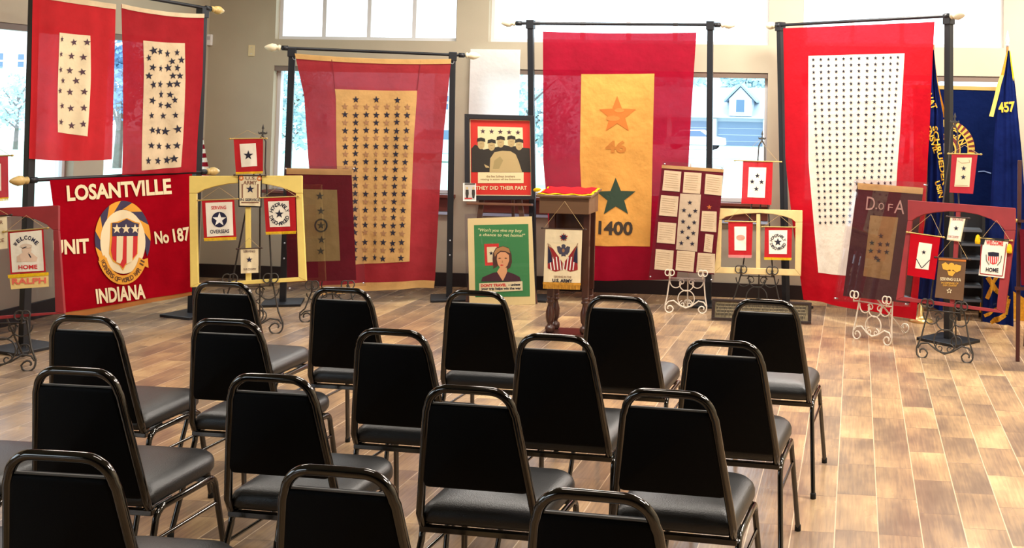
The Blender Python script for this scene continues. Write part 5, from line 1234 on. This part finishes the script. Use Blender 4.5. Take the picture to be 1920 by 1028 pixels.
# ================================================================== CHAIRS
CHR = mat('dark_chrome', (92, 90, 88), 0.10, 1.0); VIN = mat('black_vinyl', (10, 11, 14), 0.40, bump=0.25, bscale=260, spec=0.8); VINB = mat('black_vinyl_back', (4, 4, 5), 0.6, bump=0.15, bscale=260, spec=0.12); RUB = mat('black_rubber', (12, 12, 12), 0.8)
def rounded_pad(b, outline, y0f, y1f, m_, inset=0.018, segs=3):
    """pad with rounded rim: outline of (u, v) points; y0f/y1f: functions (u, v, k) -> 3D for inset loops"""
    pass
def loft(b, rings, m_, smooth=True, capa=True, capb=True):
    n = len(rings[0]); vs = [v for r in rings for v in r]; fs = []
    for i in range(len(rings)-1):
        for j in range(n): fs.append((i*n+j, i*n+(j+1) % n, (i+1)*n+(j+1) % n, (i+1)*n+j))
    if capa: fs.append(tuple(range(n-1, -1, -1)))
    if capb: fs.append(tuple(range((len(rings)-1)*n, len(rings)*n)))
    b.add(vs, fs, m_, smooth)
def roundrect(w0, w1, h0, h1, r, n=5):
    """trapezoid outline with rounded corners; width w0 at h0, w1 at h1"""
    pts = []
    C4 = [(w0/2, h0, -90, 0), (w1/2, h1, 0, 90), (-w1/2, h1, 90, 180), (-w0/2, h0, 180, 270)]
    for x, y, a0_, a1_ in C4:
        cx = x-math.copysign(r, x); cy = y+(r if y == h0 else -r)
        for k in range(n+1):
            a = math.radians(a0_+(a1_-a0_)*k/n); pts.append((cx+r*math.cos(a), cy+r*math.sin(a)))
    return pts
def make_chair(h0, h1=0.452-0.052):
    t = thing('banquet_chair', 'x', 'chair', T(0, 0, 0), 'black vinyl banquet chairs in rows facing the display')
    RCL = math.radians(13)
    def back(u, h, y=0.0):                      # point on the reclined back plane, h along the plane from the bend (z .43)
        return Vector((u, -math.sin(RCL)*h+y*math.cos(RCL), 0.43+math.cos(RCL)*h+y*math.sin(RCL)))
    HB = 0.452; WB, WT = 0.390, 0.268; R_ = 0.072
    # back frame: one bent tube, tapering to the top
    path = []
    path.append(Vector((-WB/2+0.012, 0.13, 0.405))); path.append(Vector((-WB/2+0.01, 0.05, 0.405))); path.append(Vector((-WB/2+0.004, 0.012, 0.412)))
    side = (WB-WT)/2/HB
    for k in range(6): h = 0.02+(HB-R_-0.025)*k/5; path.append(back(-WB/2+side*h, h))
    tl_ = math.atan(side)
    for k in range(0, 10):
        a = math.pi-tl_-(math.pi/2-tl_)*k/9; path.append(back(-WT/2+R_*0.93+R_*math.cos(a), HB-R_+R_*math.sin(a)))
    path.append(back(-0.02, HB+0.0005))
    path += [Vector((-p.x, p.y, p.z)) for p in path[::-1]]
    b = MB(); b.tube(path, 0.0122, CHR, n=12, ry=0.0135); b.build('back_frame', t)
    # padded back
    b = MB(); rings = []
    for (ins, y) in ((0.010, -0.010), (0.003, -0.006), (0.0, 0.0), (0.004, 0.018), (0.016, 0.030), (0.05, 0.036)):
        o = roundrect(WB-2*side*h0-0.006-2*ins, WB-2*side*h1-0.006-2*ins, h0+ins, h1-ins, max(0.012, 0.02-ins*0.2), 4)
        rings.append([back(u, h, y) for u, h in o])
    loft(b, rings[::-1], VINB); b.build('backrest', t)
    b = MB(); p0 = back(-(WT/2+0.002), h1+0.001, -0.002); p1 = back((WT/2+0.002), h1+0.001, -0.002); b.tube([back(-(WB/2-side*h1-0.008), h1+0.001, 0), back(WB/2-side*h1-0.008, h1+0.001, 0)], 0.0035, mat('grey_piping', (120, 118, 114), 0.5), n=6); b.build('piping', t)
    # seat
    b = MB(); rings = []
    def seat_out(ins):
        pts = []; D0, D1 = 0.005+ins, 0.43-ins; w0 = 0.40-2*ins; w1 = 0.415-2*ins; r = max(0.02, 0.105-ins)
        for x, y, a0_, a1_, rr in ((w0/2, D0, -90, 0, 0.03), (w1/2, D1, 0, 90, r), (-w1/2, D1, 90, 180, r), (-w0/2, D0, 180, 270, 0.03)):
            cx = x-math.copysign(rr, x); cy = y+(rr if y == D0 else -rr)
            for k in range(8):
                a = math.radians(a0_+(a1_-a0_)*k/7); pts.append((cx+rr*math.cos(a), cy+rr*math.sin(a)))
        return pts
    for ins, z in ((0.03, 0.405), (0.008, 0.412), (0.0, 0.425), (0.0, 0.445), (0.006, 0.460), (0.02, 0.472), (0.05, 0.480), (0.11, 0.484)):
        rings.append([(x, y, z+0.006*(y/0.43)) for x, y in seat_out(ins)])
    loft(b, rings, VIN); b.build('seat', t)
    # legs: each runs from the foot to the middle of the side arch
    LX = 0.203
    for sx in (-1, 1):
        for fr in (0, 1):
            b = MB(); foot = Vector((sx*(LX+0.022), 0.445 if fr else -0.065, 0.016)); sh = Vector((sx*LX, 0.385 if fr else 0.025, 0.30 if not fr else 0.30))
            yt = 0.375 if fr else 0.035; sg = 1 if fr else -1
            arc = [Vector((sx*LX, yt-sg*0.045+sg*0.045*math.cos(math.radians(a)), 0.352+0.045*math.sin(math.radians(a)))) for a in (0, 20, 45, 70, 90)]
            b.tube([foot]+[foot.lerp(arc[0], 0.55)]+arc+[Vector((sx*LX, 0.205, 0.397))], 0.0105, CHR, n=10, ry=0.0125); o = b.build('leg', t)
            b = MB(); b.lathe([(0, 0.013), (0.022, 0.013), (0.026, 0.011)], (foot.x, foot.y, 0.0), RUB, (0, 0, 1), 10); b.build('foot_cap', o)
        b = MB(); b.tube([(sx*(LX+0.004), 0.385, 0.30), (sx*(LX+0.004), 0.018, 0.30)], 0.006, CHR, n=8); b.build('side_stretcher', t)
    b = MB(); b.box(-LX, LX, 0.012, 0.034, 0.383, 0.403, CHR); b.build('rear_crossbar', t, bevel=0.003)
    b = MB(); b.box(-LX, LX, 0.34, 0.36, 0.383, 0.403, CHR); b.build('front_crossbar', t, bevel=0.003)
    return t
protos = {k: make_chair(h) for k, h in (('A', 0.115), ('B', 0.062), ('C', 0.014))}
used = set()
KIND = 'CBBCACAB'+'CC'+'CAAA'+'CAACC'
def kids(o): return [c for c in o.children]
def copy_tree(o, parent=None):
    c = o.copy(); COL.objects.link(c)
    if parent: c.parent = parent
    for ch in list(o.children): copy_tree(ch, c)
    return c
ORD = ['first', 'second', 'third', 'fourth', 'fifth']
SPOTS = [
 (418, 529, 1, 'far row, leftmost, in front of the yellow window frame'), (640, 540, 2, 'far row, second from left, below the faded red flag'), (893, 546, 3, 'far row, middle, in front of the green poster'),
 (1160, 556, 2, 'far row, beside the lectern on its right'), (1436, 563, 4, 'far row, rightmost, in front of the long framed photograph'),
 (158, 593, 0.5, 'second far row, leftmost, below the lettered red banner'), (425, 599, 1, 'second far row, second from left, overlapping the far left chair'), (735, 618, 3, 'second far row, middle, right below the green poster'),
 (1040, 628, 3, 'second far row, straight before the lectern'), (1357, 639, 4, 'second far row, rightmost, beside the open floor'),
 (142, 690, 0, 'third far row, left, whole seat showing'), (508, 703, 2, 'third far row, second, seat showing under its back'), (880, 725, 3, 'third far row, third, large and central'), (1253, 732, 4, 'third far row, rightmost, large'),
 (110, 847, 0, 'nearest row, left, cut by the bottom edge'), (632, 876, 3, 'nearest row, middle, cut by the bottom edge'), (1115, 921, 4, 'nearest row, right, only its top showing'),
 (-168, 680, 0, 'mostly off the left edge, seat corner showing'), (-262, 826, 0, 'off the bottom left corner, sliver of seat showing')]
for i, (px, py, yw, lab) in enumerate(SPOTS):
    k = KIND[i]; o = copy_tree(protos[k]) if k in used else protos[k]; used.add(k)
    yaw = -math.radians(yw)
    P = zpt(px, py, 0.43+0.44+0.011)
    off = 0.45*math.sin(math.radians(13))
    d = Vector((-math.sin(yaw), math.cos(yaw), 0))
    o.matrix_world = T(P.x+d.x*off, P.y+d.y*off, 0, yaw)
    o['label'] = 'black vinyl chrome banquet chair, '+lab
